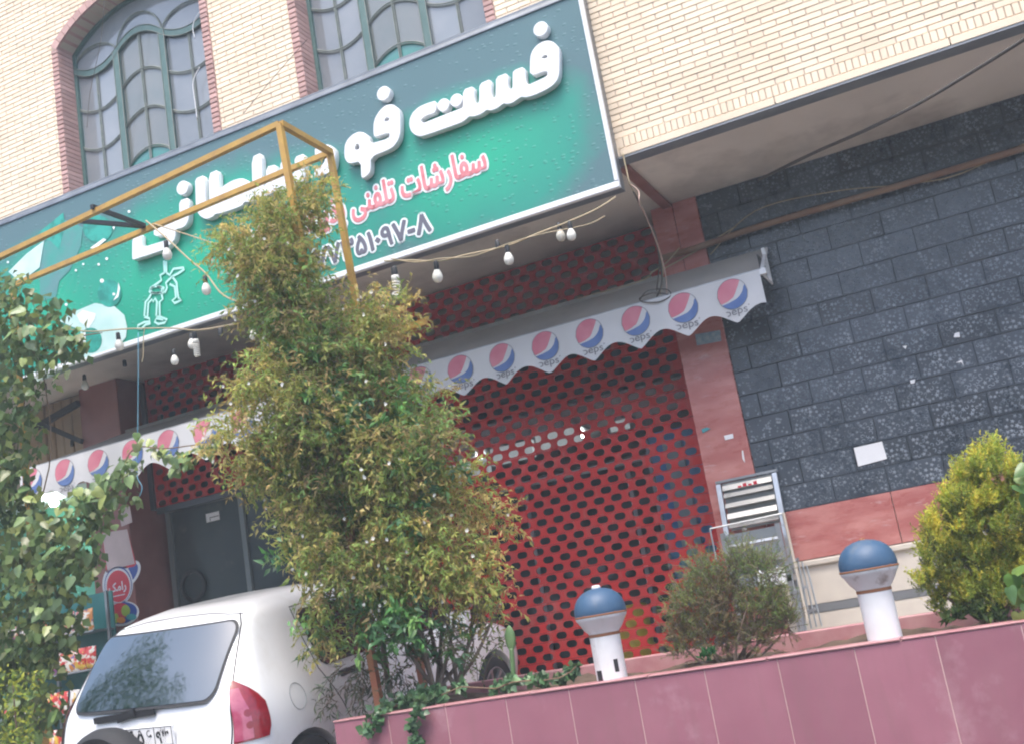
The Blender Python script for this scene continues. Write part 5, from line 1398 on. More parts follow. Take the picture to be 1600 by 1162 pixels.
P_['q'] = bulb(778, 384, 7.35, 'empty black socket beside the second bulb right of the shrub', 3, .9)
P_['r'] = bulb(113, 694, 9.2, 'empty dark socket in front of the tan boards', 3, 1.1)
def cable(name, lab, pts, r, m, n=6, cat='cable'):
    q = MB(); q.tube(smooth_pts(pts, 6), r, 6); return tag(q.build(name, m, None, True), lab, cat)
T3 = lambda L_: [at(x, y, Y) for x, y, Y in L_]
cable('light_string', 'tan cable carrying bulbs from the yellow bar into the shrub', T3([(228, 345, 7.05), (262, 374, 6.95), (295, 405, 6.92), (322, 428, 6.9), (350, 462, 6.8), (400, 480, 6.7)]), .007, m_cable)
cable('light_string', 'thin tan cable swinging from the yellow bar towards the shrub top', T3([(240, 350, 7.05), (290, 366, 7.0), (345, 384, 6.9), (400, 400, 6.7)]), .006, m_cable)
cable('light_string', 'tan cable of bulbs along the sign bottom, left of the shrub', T3([(90, 512, 7.0), (140, 518, 7.05), (200, 514, 7.1), (270, 513, 7.15), (310, 516, 7.15), (370, 506, 7.1), (440, 492, 6.8)]), .0065, m_cable)
cable('light_string', 'tan cable of bulbs along the sign bottom, right of the shrub', T3([(600, 408, 6.9), (640, 407, 7.0), (686, 408, 7.1), (730, 398, 7.2), (793, 384, 7.35), (840, 365, 7.45), (880, 350, 7.55), (930, 328, 7.7), (962, 308, 7.83)]), .0065, m_cable)
cable('light_string', 'second thin cable twisted along the right bulb string', T3([(610, 404, 6.92), (650, 410, 7.02), (690, 404, 7.1), (740, 400, 7.2), (800, 379, 7.35), (850, 365, 7.45), (915, 352, 7.6), (945, 338, 7.75)]), .004, m_cable)
cable('hanging_string', 'thin light blue string hanging from the sign to the left awning', T3([(216, 520, 7.6), (216, 600, 7.6), (215, 680, 7.6), (214, 740, 7.6), (222, 760, 7.6), (218, 775, 7.6)]), .004, mat('blue_cord', (.16, .38, .50), .6), cat='string')
cable('loose_wire', 'short tan wire end hanging below the sign', T3([(226, 512, 7.1), (224, 530, 7.1), (224, 552, 7.1), (222, 566, 7.1)]), .004, m_cable)
cable('power_cable', 'thick dark cable sagging from the tiled wall up past the brick edge', [at(1185, 282, 9.30), at(1270, 240, 8.9), at(1350, 205, 8.4), at(1430, 165, 8.0), at(1510, 118, 7.6), at(1600, 62, 7.1), at(1680, 8, 6.7)], .013, m_cabled)
cable('wall_pipe', 'rusty brown pipe running along the top of the tiled wall', [at(1030, 405, 9.30), at(1090, 387, 9.30), at(1200, 350, 9.30), at(1400, 292, 9.30), at(1600, 232, 9.30), at(1800, 172, 9.30)], .028, mat('brown_pipe', (.20, .10, .06), .7, col2=(.26, .17, .11), nscale=6), cat='pipe')
cable('wall_wire', 'pale thin wire along the tiled wall under the pipe', T3([(1110, 398, 9.33), (1180, 330, 9.33), (1300, 300, 9.33), (1420, 288, 9.33), (1500, 272, 9.33), (1600, 225, 9.33)]), .005, m_cable)
for i, (pts, m, lab) in enumerate(((((973, 240, 7.97), (978, 262, 7.97), (985, 290, 7.97), (998, 312, 8.2), (1012, 345, 8.6), (1026, 380, 8.9), (1036, 420, 9.0), (1030, 470, 8.98)), m_cable, 'tan wire dropping from the sign corner to the right awning'),
    (((985, 288, 7.98), (998, 300, 8.0), (999, 318, 8.0), (1010, 340, 8.4), (1030, 390, 8.8), (1040, 430, 8.95), (1042, 462, 8.95)), mat('cable_pink', (.52, .36, .30), .7), 'pinkish wire looping at the sign corner'),
    (((990, 300, 8.0), (1005, 330, 8.4), (1020, 360, 8.8), (1030, 400, 8.95), (1034, 440, 8.95), (1024, 470, 8.95)), m_cabled, 'dark wire bundle hanging onto the right awning'),
    (((1008, 338, 8.5), (1024, 366, 8.9), (1030, 410, 9.0), (1026, 455, 8.97)), m_cabled, 'second dark wire hanging onto the right awning'),
    (((1062, 387, 9.3), (1040, 412, 9.2), (1020, 425, 9.1), (1000, 440, 9.1), (920, 462, 9.3), (860, 480, 9.5)), m_cable, 'pale wire stretched left across the shutter head'),
    (((1150, 354, 9.33), (1100, 385, 9.33), (1060, 408, 9.3), (1030, 424, 9.2)), m_cable, 'pale wire slanting over the red pillar'),
    (((1000, 468, 8.95), (1012, 455, 8.93), (1040, 452, 8.92), (1048, 462, 8.9), (1030, 472, 8.88), (1006, 472, 8.88), (1000, 466, 8.9), (1020, 458, 8.9), (1044, 460, 8.9)), m_cabled, 'coil of dark wire lying on the right awning'))):
    cable('hanging_wire', lab, T3(pts), .006 if i != 2 else .008, m)
cable('loose_wire', 'thin dark wire across the left window and brick towards the sign', T3([(480, 62, 7.94), (455, 90, 7.94), (420, 130, 7.94), (380, 178, 7.94)]), .003, m_cabled)
cable('loose_wire', 'thin dark wire hanging down the left arched window', T3([(163, -5, 7.9), (158, 60, 7.9), (148, 110, 7.9), (140, 150, 7.9), (136, 200, 7.9)]), .003, m_cabled)
cable('white_wire', 'white wire in front of the right panes of the left window', T3([(318, 10, 8.15), (302, 38, 8.15), (304, 60, 8.15)]), .005, m_white)
cable('white_wire', 'white wire hanging along the left window lower panes', T3([(312, 105, 8.15), (302, 128, 8.15), (305, 160, 8.15), (308, 185, 8.15)]), .005, m_white)
# ------------------------------------------------------------------ vegetation
m_leaf = leafmat('leaf', .45, .6, .2)
m_leafg = leafmat('leaf_glossy', .25, .32, .5)
m_bark = mat('bark', (.16, .10, .065), .9, col2=(.24, .17, .11), nscale=14, bump=(40, .6, .01))
m_barkg = mat('grey_bark', (.25, .20, .16), .9, col2=(.17, .12, .09), nscale=12, bump=(40, .6, .01))
m_flower = mat('white_petal', (.80, .78, .74), .6)
def norm(v): return v/(np.linalg.norm(v, axis=-1, keepdims=True)+1e-9)
def np_mesh(name, V, F, mats, col=None, smooth=False):
    me = bpy.data.meshes.new(name); nv = len(V); nf, k = F.shape
    me.vertices.add(nv); me.vertices.foreach_set('co', V.astype(np.float32).ravel())
    me.loops.add(nf*k); me.loops.foreach_set('vertex_index', F.astype(np.int32).ravel())
    me.polygons.add(nf); me.polygons.foreach_set('loop_start', np.arange(0, nf*k, k, dtype=np.int32)); me.polygons.foreach_set('loop_total', np.full(nf, k, np.int32))
    me.materials.append(mats)
    if col is not None:
        a = me.color_attributes.new('leafcol', 'FLOAT_COLOR', 'POINT'); c = np.ones((nv, 4), np.float32); c[:, :3] = col; a.data.foreach_set('color', c.ravel())
    me.update(); me.validate()
    return me
def leaf_geo(P, D, N, L, W, col, fold=.25, curl=.2):
    """kite leaves: base P, direction D, face normal N, length L, width W -> verts, quads, colours (two quads each)"""
    n = len(P); S = norm(np.cross(D, N)); N = norm(np.cross(S, D)); L = L[:, None]; W = W[:, None]
    b = P; m = P+D*L*.42; t = P+D*L-N*L*curl
    l = m+S*W/2+N*W*fold; r = m-S*W/2+N*W*fold
    V = np.stack([b, l, t, m, r], 1).reshape(-1, 3)
    i = np.arange(n)[:, None]*5
    F = np.concatenate([i+np.array([[0, 3, 1, 1]]), i+np.array([[3, 2, 1, 1]]), i+np.array([[0, 4, 3, 3]]), i+np.array([[4, 2, 3, 3]])], 0)[:, :3]
    return V, F, np.repeat(col, 5, 0)
def twig_leaves(clumps, ntw, tl, nl, ll, wr, pal, up=.25, droop=.5, spread=.8, seed=1, surf=.55, squash=(1, 1, 1)):
    """clumps: (x, y, z, r[, palette index]); returns leaf geometry and twig polylines"""
    R = np.random.default_rng(seed); C = np.array([c[:4] for c in clumps], float); wgt = C[:, 3]**2.1; wgt /= wgt.sum()
    ci = R.choice(len(C), ntw, p=wgt); c = C[ci]
    d = norm(R.normal(size=(ntw, 3))); rad = R.random(ntw)**surf
    start = c[:, :3]+d*(c[:, 3]*rad*.85)[:, None]*np.array(squash)
    td = norm(d*.8+np.array((0, 0, up))+R.normal(size=(ntw, 3))*.55)
    tlen = R.uniform(tl[0], tl[1], ntw)
    K = 5; pts = [start]
    cur = start; dd = td
    for k in range(K-1):
        dd = norm(dd+np.array((0, 0, -droop/K))+R.normal(size=(ntw, 3))*.13); cur = cur+dd*(tlen/(K-1))[:, None]; pts.append(cur)
    T = np.stack(pts, 1)                                              # ntw,K,3
    u = np.tile(np.linspace(.12, 1.0, nl), (ntw, 1))+R.uniform(-.04, .04, (ntw, nl)); u = np.clip(u, 0, .999)*(K-1)
    k0 = u.astype(int); fr = (u-k0)[..., None]; ii = np.arange(ntw)[:, None]
    P = T[ii, k0]*(1-fr)+T[ii, k0+1]*fr; TD = norm(T[ii, k0+1]-T[ii, k0])
    P = P.reshape(-1, 3); TD = TD.reshape(-1, 3); n = len(P)
    D = norm(TD*(1-spread*.5)+R.normal(size=(n, 3))*spread+np.array((0, 0, -.15)))
    N = norm(R.normal(size=(n, 3))*.7+np.array((0, -.25, .8)))
    L = R.uniform(ll[0], ll[1], n); W = L*R.uniform(wr[0], wr[1], n)
    pal = np.array(pal, float); pi_ = np.array([cc[4] if len(cc) > 4 else 0 for cc in clumps])
    tw_c = R.integers(0, pal.shape[1] if pal.ndim == 3 else len(pal), ntw)
    colt = pal[pi_[ci], tw_c] if pal.ndim == 3 else pal[tw_c]
    col = np.repeat(colt*R.uniform(.75, 1.2, (ntw, 1)), nl, 0)*R.uniform(.82, 1.15, (n, 1))*R.uniform(.94, 1.06, (n, 3))
    return leaf_geo(P, D, N, L, W, np.clip(col, 0, 1)), T
def twig_mesh(name, T, r0, r1, m):
    n, K, _ = T.shape; V = []; 
    d = norm(T[:, -1]-T[:, 0]); a = norm(np.cross(d, np.array((.3, .8, .5)))); b = np.cross(d, a)
    rr = np.linspace(r0, r1, K)[None, :, None]
    vs = [T+rr*(a*math.cos(t)+b*math.sin(t))[:, None, :] for t in (0, 2.1, 4.2)]
    V = np.stack(vs, 2).reshape(-1, 3)                               # n,K,3(ring),3
    base = np.arange(n)[:, None]*(K*3); F = []
    for k in range(K-1):
        for s_ in range(3):
            s2 = (s_+1) % 3; F.append(base+np.array([[k*3+s_, k*3+s2, (k+1)*3+s2, (k+1)*3+s_]]))
    return np_mesh(name, V, np.concatenate(F, 0), m)
def clump_px(L_, Y, jit=0.0):
    out = []
    for t in L_:
        x, y, r = t[:3]; yy = Y+(t[3] if len(t) > 3 else 0); p = at(x, y, yy); e = at(x+r, y, yy); out.append((p[0], p[1], p[2], abs(e[0]-p[0])*.93, t[4] if len(t) > 4 else 0))
    return out
def branch(q, pts, r0, r1, n=7):
    P = smooth_pts(pts, 5); q.tube(P, list(np.linspace(r0, r1, len(P))), n)

# --- big flowering shrub round the pergola posts
SH_ = thing('flowering_shrub', 'tall feathery olive-green shrub with tiny white flowers grown through the yellow frame', 'shrub', (-3.7, 6.55, .82))
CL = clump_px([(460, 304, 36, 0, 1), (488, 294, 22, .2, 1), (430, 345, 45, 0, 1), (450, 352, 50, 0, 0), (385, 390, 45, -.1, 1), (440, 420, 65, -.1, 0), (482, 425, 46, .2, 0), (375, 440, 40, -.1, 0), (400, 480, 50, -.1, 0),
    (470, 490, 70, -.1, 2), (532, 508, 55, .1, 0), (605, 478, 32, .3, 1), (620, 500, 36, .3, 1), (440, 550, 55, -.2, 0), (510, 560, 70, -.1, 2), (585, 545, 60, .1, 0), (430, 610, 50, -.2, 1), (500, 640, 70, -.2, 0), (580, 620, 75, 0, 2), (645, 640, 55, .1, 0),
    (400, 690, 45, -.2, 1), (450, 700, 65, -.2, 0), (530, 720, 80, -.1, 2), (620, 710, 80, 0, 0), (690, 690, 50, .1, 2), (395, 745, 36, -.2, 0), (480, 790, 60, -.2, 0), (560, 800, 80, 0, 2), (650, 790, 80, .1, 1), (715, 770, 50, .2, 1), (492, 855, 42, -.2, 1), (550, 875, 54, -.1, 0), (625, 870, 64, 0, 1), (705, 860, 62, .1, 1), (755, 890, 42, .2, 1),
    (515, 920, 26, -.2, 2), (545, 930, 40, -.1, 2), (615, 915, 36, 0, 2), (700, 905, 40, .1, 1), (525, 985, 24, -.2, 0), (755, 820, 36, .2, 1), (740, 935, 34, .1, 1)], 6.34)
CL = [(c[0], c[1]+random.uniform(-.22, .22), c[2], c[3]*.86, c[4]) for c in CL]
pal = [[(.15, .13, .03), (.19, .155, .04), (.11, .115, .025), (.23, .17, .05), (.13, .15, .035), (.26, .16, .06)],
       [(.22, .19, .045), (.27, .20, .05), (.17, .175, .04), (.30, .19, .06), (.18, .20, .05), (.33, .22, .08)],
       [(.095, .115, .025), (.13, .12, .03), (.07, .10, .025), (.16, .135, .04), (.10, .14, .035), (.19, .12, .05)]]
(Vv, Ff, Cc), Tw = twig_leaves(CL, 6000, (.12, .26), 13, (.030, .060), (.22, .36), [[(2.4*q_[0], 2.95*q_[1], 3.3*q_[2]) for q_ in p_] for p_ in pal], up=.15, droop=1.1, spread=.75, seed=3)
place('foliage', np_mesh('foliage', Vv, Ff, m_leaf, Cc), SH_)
place('twigs', twig_mesh('twigs', Tw[:3500], .0022, .001, m_bark), SH_)
# brighter broad compound leaves
BR = clump_px([(470, 545, 22, -.5), (505, 640, 32, -.55), (455, 600, 22, -.55), (545, 655, 30, -.5), (620, 630, 26, -.4), (590, 725, 22, -.5), (660, 745, 26, -.35), (690, 745, 20, -.3), (640, 800, 22, -.45), (455, 870, 22, -.55), (440, 715, 22, -.5), (530, 590, 20, -.5), (585, 960, 34, -.5), (620, 985, 40, -.45), (560, 1005, 34, -.45), (650, 960, 30, -.4), (700, 1000, 26, -.2), (505, 1000, 20, -.45), (480, 955, 22, -.5)], 6.6)
(V2, F2, C2), T2 = twig_leaves(BR, 210, (.08, .17), 9, (.045, .085), (.34, .46), [(.08, .21, .055), (.11, .26, .075), (.06, .16, .06), (.17, .31, .09), (.09, .20, .09)], up=.4, droop=1.0, spread=.7, seed=5)
place('broad_leaves', np_mesh('broad_leaves', V2, F2, m_leafg, C2), SH_)
# stems
q = MB(); R_ = random.Random(4)
bp = at(698, 1068, 6.5); b2 = at(665, 1078, 6.9)
for (ex, ey, ed) in ((640, 900, .1), (675, 880, -.1), (720, 880, .1), (760, 930, .2), (600, 930, -.1), (700, 820, 0), (660, 780, 0), (745, 870, .1), (610, 820, 0), (560, 780, 0), (780, 940, .15)):
    s0 = np.array(bp)+np.array((R_.uniform(-.09, .09), R_.uniform(-.08, .08), -.05)); e = at(ex, ey, 6.5+ed); mid = (s0+e)/2+np.array((R_.uniform(-.06, .06), R_.uniform(-.05, .05), -.04))
    branch(q, [s0, mid, e], .017, .005)
    for _ in range(3):
        t = R_.uniform(.3, .8); p0 = s0+(e-s0)*t; branch(q, [p0, p0+np.array((R_.uniform(-.1, .1), R_.uniform(-.1, .1), .12)), p0+np.array((R_.uniform(-.25, .25), R_.uniform(-.2, .2), R_.uniform(.15, .35)))], .006, .002, 5)
for (x0, y0, pts) in ((560, 1000, 0), (520, 700, 0), (480, 450, 0)):
    p0 = at(595, 1085, 6.4)
    branch(q, [p0+np.array((.03, .06, 0)), (p0+at(x0, y0, 6.4))/2+np.array((.05, .1, 0)), at(x0, y0, 6.5)], .02, .006)
q.build('stems', m_barkg, SH_, True)
q = MB(); RR = np.random.default_rng(9)
for k in range(150):
    c = CL[RR.integers(0, len(CL))]; d = norm(RR.normal(size=3)); d[1] = -abs(d[1])*1.2; p = np.array(c[:3])+d*c[3]*1.1
    for j in range(5):
        t = 2*math.pi*j/5+k; s_ = RR.uniform(.008, .015); a = p+s_*np.array((math.cos(t), -.3, math.sin(t))); b = p+s_*np.array((math.cos(t+.9), -.3, math.sin(t+.9))); q.add([p, a, b], [(0, 1, 2)])
tag(q.build('flowers', m_flower, SH_), kind='stuff')

# --- dark leafy undergrowth and a willow-leaved sapling at the planter's left end
SA = thing('sapling', 'thin sapling with narrow drooping grey-green leaves in front of the white car door', 'sapling', at(600, 1095, 6.35))
(V3, F3, C3), T3_ = twig_leaves(clump_px([(545, 1050, 30), (570, 1070, 26), (530, 1090, 20), (600, 1040, 26), (635, 1050, 30), (560, 1020, 22)], 6.35), 60, (.12, .22), 9, (.05, .085), (.16, .24), [(.11, .16, .09), (.15, .20, .12), (.09, .13, .07), (.19, .18, .12)], up=-.1, droop=1.5, spread=.6, seed=8)
place('leaves', np_mesh('leaves', V3, F3, m_leafg, C3), SA); place('twigs', twig_mesh('twigs', T3_, .003, .0012, m_bark), SA)
UN = thing('low_shrub', 'low grey-stemmed shrub with small leaves at the foot of the tall shrub', 'shrub', at(690, 1070, 6.45))
(V4, F4, C4), T4 = twig_leaves(clump_px([(640, 1000, 30), (690, 990, 36), (740, 1000, 34), (720, 1030, 24), (760, 1020, 18), (650, 1040, 24)], 6.4), 120, (.10, .22), 8, (.018, .034), (.4, .55), [(.12, .18, .06), (.16, .22, .08), (.20, .20, .10), (.10, .15, .06)], up=.3, droop=.5, spread=.8, seed=11)
place('leaves', np_mesh('leaves', V4, F4, m_leaf, C4), UN); place('twigs', twig_mesh('twigs', T4, .0035, .0015, m_barkg), UN)

# --- trailing plants over the planter edge
def heart_leaf(name, col, tilt=.2):
    """pointed heart-shaped leaf, 1 unit long, along +Y, facing +Z, hanging point at origin"""
    out_ = [(0, 0), (.20, -.10), (.40, -.02), (.46, .20), (.36, .48), (.18, .76), (0, 1.0)]
    v = [(0, .28, 0.0)]; 
    ring = out_+[(-x, y) for x, y in reversed(out_[1:-1])]
    for x, y in ring: v.append((x, y, -.22*abs(x)-tilt*y*y*.35+.03*math.sin(9*y+4*x)))
    F = [(0, 1+i, 1+(i+1) % len(ring)) for i in range(len(ring))]
    V = np.array(v); F = np.array(F); c = np.tile(np.array(col), (len(V), 1))*(1+.12*np.random.default_rng(len(name)).normal(size=(len(V), 1)))
    return np_mesh(name, V, F, m_leafg, np.clip(c, 0, 1))
vine_cols = [(.18, .28, .095), (.21, .31, .11), (.14, .23, .085), (.24, .33, .12), (.31, .37, .11), (.17, .25, .11), (.24, .27, .12)]
hl = [heart_leaf('leaf', c, t) for c in vine_cols for t in (.1, .5)]
def put_leaf(parent, p, s_, down=.7, name='leaf', meshes=None):
    """a hanging leaf: tip downwards, face towards the street"""
    me = random.choice(meshes or hl)
    tip = Vector((random.gauss(0, .45), random.gauss(-.25, .35), -down+random.gauss(0, .3))).normalized()
    face = Vector((random.gauss(.15, .4), -1.0+random.gauss(0, .3), .55+random.gauss(0, .4)))
    face = (face-tip*face.dot(tip)).normalized(); xax = tip.cross(face)
    M_ = Matrix((xax, tip, face)).transposed()
    o = place(name, me, parent, p, M_.to_euler(), scale=(s_*random.uniform(.8, 1.1), s_, s_)); return o
def joined_leaves(name, parent, clumps, n, ll, cols, seed, mat_=None, wr=(.6, .85), up=-.7, surf=.5):
    R = np.random.default_rng(seed); C = np.array([c[:4] for c in clumps]); wgt = C[:, 3]**2.1; wgt /= wgt.sum(); ci = R.choice(len(C), n, p=wgt)
    d = norm(R.normal(size=(n, 3))); P = C[ci, :3]+d*(C[ci, 3]*R.random(n)**surf)[:, None]
    D = norm(R.normal(size=(n, 3))*.5+np.array((0, -.2, up))); N = norm(R.normal(size=(n, 3))*.45+np.array((.1, -.8, .5)))
    L = R.uniform(ll[0], ll[1], n); cols = np.array(cols); col = cols[R.integers(0, len(cols), n)]*R.uniform(.65, 1.3, (n, 1))
    V, F, Cc_ = leaf_geo(P, D, N, L, L*R.uniform(wr[0], wr[1], n), np.clip(col, 0, 1), .12, .15)
    o = place(name, np_mesh(name, V, F, mat_ or m_leafg, Cc_), parent); o['kind'] = 'stuff' if parent is not None else ''
    return o
gc_cols = [(.08, .17, .07), (.10, .20, .09), (.06, .13, .06), (.13, .22, .10)]
def ground_cover(lab, spots, n, seed, Y=6.2, ll=(.035, .06)):
    T = thing('trailing_plant', lab, 'plant', at(spots[0][0], spots[0][1], Y))
    o = joined_leaves('leaves', T, clump_px(spots, Y), n, ll, gc_cols, seed, wr=(.7, .95), up=-.1); 
    if 'kind' in o: del o['kind']
    q = MB(); 
    for (a, b) in zip(spots[:-1], spots[1:]): q.tube([at(a[0], a[1], Y), at(b[0], b[1], Y)], .004, 5)
    q.build('stems', m_bark, T)
ground_cover('green trailing plant hanging over the left end of the planter', [(620, 1100, 14, .05), (590, 1120, 14, -.2), (575, 1140, 11, -.25), (600, 1110, 14, -.1), (640, 1095, 15, 0), (660, 1085, 12, .05)], 330, 21)
ground_cover('long green runner hanging down the planter front', [(665, 1090, 14, -.1), (652, 1112, 10, -.25), (645, 1135, 9, -.25), (650, 1155, 9, -.25), (680, 1080, 12, .05)], 210, 22)
ground_cover('low green creeper along the planter edge below the grey stems', [(690, 1085, 10, .05), (720, 1072, 9, .05), (775, 1075, 8, .05), (800, 1065, 10, .05), (830, 1062, 9, .05)], 200, 23)
ground_cover('pale green creeper along the planter edge beside the peeling lamp', [(850, 1062, 9, .05), (875, 1058, 8, .05), (893, 1048, 9, .1), (900, 1040, 6, .1)], 170, 24)
WD = thing('weed_clump', 'low weeds at the planter edge under the yellow-green conifer', 'plant', at(1520, 955, 6.5))
joined_leaves('leaves', WD, clump_px([(1500, 960, 12), (1530, 955, 16), (1560, 960, 14), (1480, 968, 8)], 6.45), 420, (.025, .06), [(.10, .17, .05), (.15, .21, .06), (.07, .12, .04)], 31, m_leaf, (.25, .5), .6)
WD = thing('weed_clump', 'small dark green weed tuft at the foot of the grey-green shrub', 'plant', at(1102, 1025, 6.3))
joined_leaves('leaves', WD, clump_px([(1102, 1024, 10), (1112, 1018, 6)], 6.25), 110, (.02, .04), [(.03, .12, .04), (.05, .15, .05)], 32, m_leaf, (.3, .5), .7)

# --- cactus
CT = thing('cactus', 'single tall green cactus paddle in the planter beside the car bonnet', 'cactus', at(801, 1058, 6.4))
m_cact = mat('cactus_skin', (.10, .19, .07), .5, col2=(.14, .22, .09), nscale=12, bump=(60, .3, .004))
a, b, c = at(803, 1060, 6.4), at(799, 1012, 6.4), at(795, 976, 6.4)
q = MB(); P = smooth_pts([a, (a+b)/2, b], 5); q.tube(P, list(np.linspace(.016, .015, len(P))), 9); q.build('stem', m_cact, CT, True)
q = MB(); P = [b+(c-b)*t for t in np.linspace(-.15, 1, 12)]; q.tube(P, [.012, .018, .026, .031, .034, .035, .035, .034, .031, .026, .018, .004], 10)
for i, vv in enumerate(q.v): q.v[i] = (vv[0], 6.4+(vv[1]-6.4)*.45, vv[2])
q.build('paddle', m_cact, CT, True)

# --- grey-green rounded shrub in front of the grill
JU = thing('juniper_shrub', 'round grey-green needle shrub with brown inner twigs in front of the steel grill', 'shrub', at(1145, 1030, 6.45))
JC = clump_px([(1100, 900, 34, 0, 0), (1150, 885, 26, 0, 0), (1195, 890, 34, 0, 0), (1075, 945, 34, 0, 0), (1130, 940, 46, 0, 1), (1195, 945, 42, 0, 0), (1225, 965, 22, 0, 0), (1070, 990, 30, 0, 1), (1120, 990, 44, 0, 1), (1180, 995, 34, 0, 1), (1065, 1020, 18, 0, 0), (1230, 975, 18, .1, 1), (1165, 862, 14, 0, 0)], 6.5)
pj = [[(.21, .31, .09), (.27, .34, .10), (.17, .27, .09), (.32, .35, .12)], [(.22, .23, .08), (.30, .24, .11), (.16, .20, .065), (.32, .25, .13)]]
(V5, F5, C5), T5 = twig_leaves(JC, 1900, (.06, .14), 14, (.016, .032), (.12, .2), pj, up=.9, droop=-.1, spread=.5, seed=41)
place('needles', np_mesh('needles', V5, F5, m_leaf, C5), JU); place('twigs', twig_mesh('twigs', T5, .0025, .001, m_barkg), JU)
q = MB(); b0 = at(1140, 1040, 6.5)
for (ex, ey) in ((1080, 940), (1110, 900), (1150, 890), (1190, 900), (1215, 950), (1095, 985), (1170, 940), (1225, 985), (1060, 1000)):
    s0 = np.array(b0)+np.array((R_.uniform(-.05, .08), R_.uniform(-.05, .05), -.03)); e = at(ex, ey, 6.5+R_.uniform(-.1, .1)); branch(q, [s0, (s0+e)/2+np.array((R_.uniform(-.05, .05), 0, -.03)), e], .011, .003)
q.build('stems', m_barkg, JU, True)
# --- yellow-green conifer at the right
TJ = thing('conifer_shrub', 'yellow-green upright conifer shrub at the right picture edge', 'conifer', at(1540, 970, 6.6))
plumes = []; RP = np.random.default_rng(51)
tops = [(1556, 698, 60), (1530, 712, 60), (1505, 735, 70), (1585, 725, 60), (1487, 770, 70), (1460, 805, 60), (1520, 770, 80), (1545, 760, 80), (1570, 770, 80), (1600, 760, 80), (1475, 840, 60), (1450, 850, 40), (1500, 830, 80), (1530, 835, 80), (1560, 835, 80), (1590, 830, 80), (1455, 890, 40), (1480, 890, 50), (1510, 900, 60), (1620, 820, 90), (1640, 740, 90), (1660, 800, 90), (1600, 890, 60), (1470, 930, 36), (1440, 905, 24), (1625, 900, 60), (1500, 915, 50), (1530, 910, 56), (1560, 905, 60), (1590, 905, 60), (1545, 880, 70), (1575, 870, 70)]
TL = []
for i, (x, y, h) in enumerate(tops):
    for k in range(9):
        t = k/8; Y = 6.62+RP.uniform(-.22, .18); wv = h*.26*(1-t)**.6*(.35+t) if False else h*.20*math.sin(math.pi*min(1, t*.8+.12))
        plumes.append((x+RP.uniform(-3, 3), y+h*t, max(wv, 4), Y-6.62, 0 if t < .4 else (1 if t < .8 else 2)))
PC = clump_px(plumes, 6.62)
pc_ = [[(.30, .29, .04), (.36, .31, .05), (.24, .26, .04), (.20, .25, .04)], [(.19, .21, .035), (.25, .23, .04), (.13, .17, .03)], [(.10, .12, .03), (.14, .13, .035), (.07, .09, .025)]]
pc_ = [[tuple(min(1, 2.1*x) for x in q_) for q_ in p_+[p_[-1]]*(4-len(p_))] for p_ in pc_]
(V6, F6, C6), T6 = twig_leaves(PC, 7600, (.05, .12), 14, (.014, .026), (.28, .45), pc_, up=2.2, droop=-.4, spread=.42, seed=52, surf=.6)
place('foliage', np_mesh('foliage', V6, F6, m_leaf, C6), TJ)
q = MB(); b0 = at(1545, 975, 6.65)
for (ex, ey) in ((1480, 880), (1510, 820), (1545, 790), (1580, 800), (1610, 850), (1460, 920), (1530, 880)):
    s0 = np.array(b0)+np.array((R_.uniform(-.05, .05), R_.uniform(-.05, .05), -.04)); e = at(ex, ey, 6.65); branch(q, [s0, (s0+e)/2, e], .016, .004)
q.build('stems', m_bark, TJ, True)
# --- bright broad-leaved plant at the right edge
BP = thing('broadleaf_plant', 'bright green broad-leaved plant cut by the right picture edge', 'plant', at(1600, 985, 6.15))
bl = [heart_leaf('leaf', c, t) for c in ((.12, .24, .05), (.17, .28, .07), (.09, .19, .05), (.21, .30, .08)) for t in (.2, .5)]
for (x, y, s_) in ((1592, 748, .10), (1606, 760, .12), (1588, 765, .08), (1604, 735, .09), (1582, 905, .11), (1596, 890, .12), (1600, 925, .12), (1576, 925, .09), (1608, 950, .12), (1592, 965, .10), (1604, 985, .12), (1585, 940, .09), (1610, 1010, .11), (1598, 1000, .09), (1612, 905, .12), (1618, 770, .12), (1622, 930, .12), (1606, 780, .10)):
    put_leaf(BP, at(x, y-8, 6.1+random.uniform(-.06, .06)), s_, .6, meshes=bl)
q = MB(); branch(q, [at(1612, 1010, 6.2), at(1612, 900, 6.15), at(1612, 740, 6.15)], .012, .005); q.build('stem', m_bark, BP, True)
# --- leafy vine on the left and its spray along the awning
VN = thing('climbing_vine', 'broad-leaved climbing vine hanging from the pergola at the left picture edge', 'vine', (-7.9, 6.9, .4))
VC = clump_px([(20, 460, 40), (10, 520, 45), (70, 500, 40), (45, 560, 50), (100, 545, 32), (115, 530, 22), (15, 620, 45), (25, 680, 40), (10, 740, 40), (25, 775, 34), (20, 820, 50), (75, 838, 32), (130, 800, 36), (60, 860, 60), (120, 850, 42), (20, 920, 60), (90, 910, 50), (130, 880, 30), (40, 980, 60), (90, 970, 36), (20, 1050, 55), (70, 1040, 40), (15, 1120, 55), (60, 1110, 36), (150, 790, 26), (170, 760, 22), (190, 735, 18), (95, 1000, 30), (30, 1150, 40), (-30, 700, 60), (-30, 900, 60), (-30, 1050, 60), (-30, 540, 60)], 6.75)
SPR_ = clump_px([(205, 720, 20), (215, 690, 14), (235, 695, 14), (255, 705, 16), (280, 715, 16), (300, 705, 14), (320, 700, 12), (335, 690, 14), (175, 770, 24), (200, 750, 18), (150, 810, 26), (190, 790, 16), (275, 730, 8), (292, 722, 8), (216, 780, 8)], 6.95)
RV = random.Random(61)
front_l = []
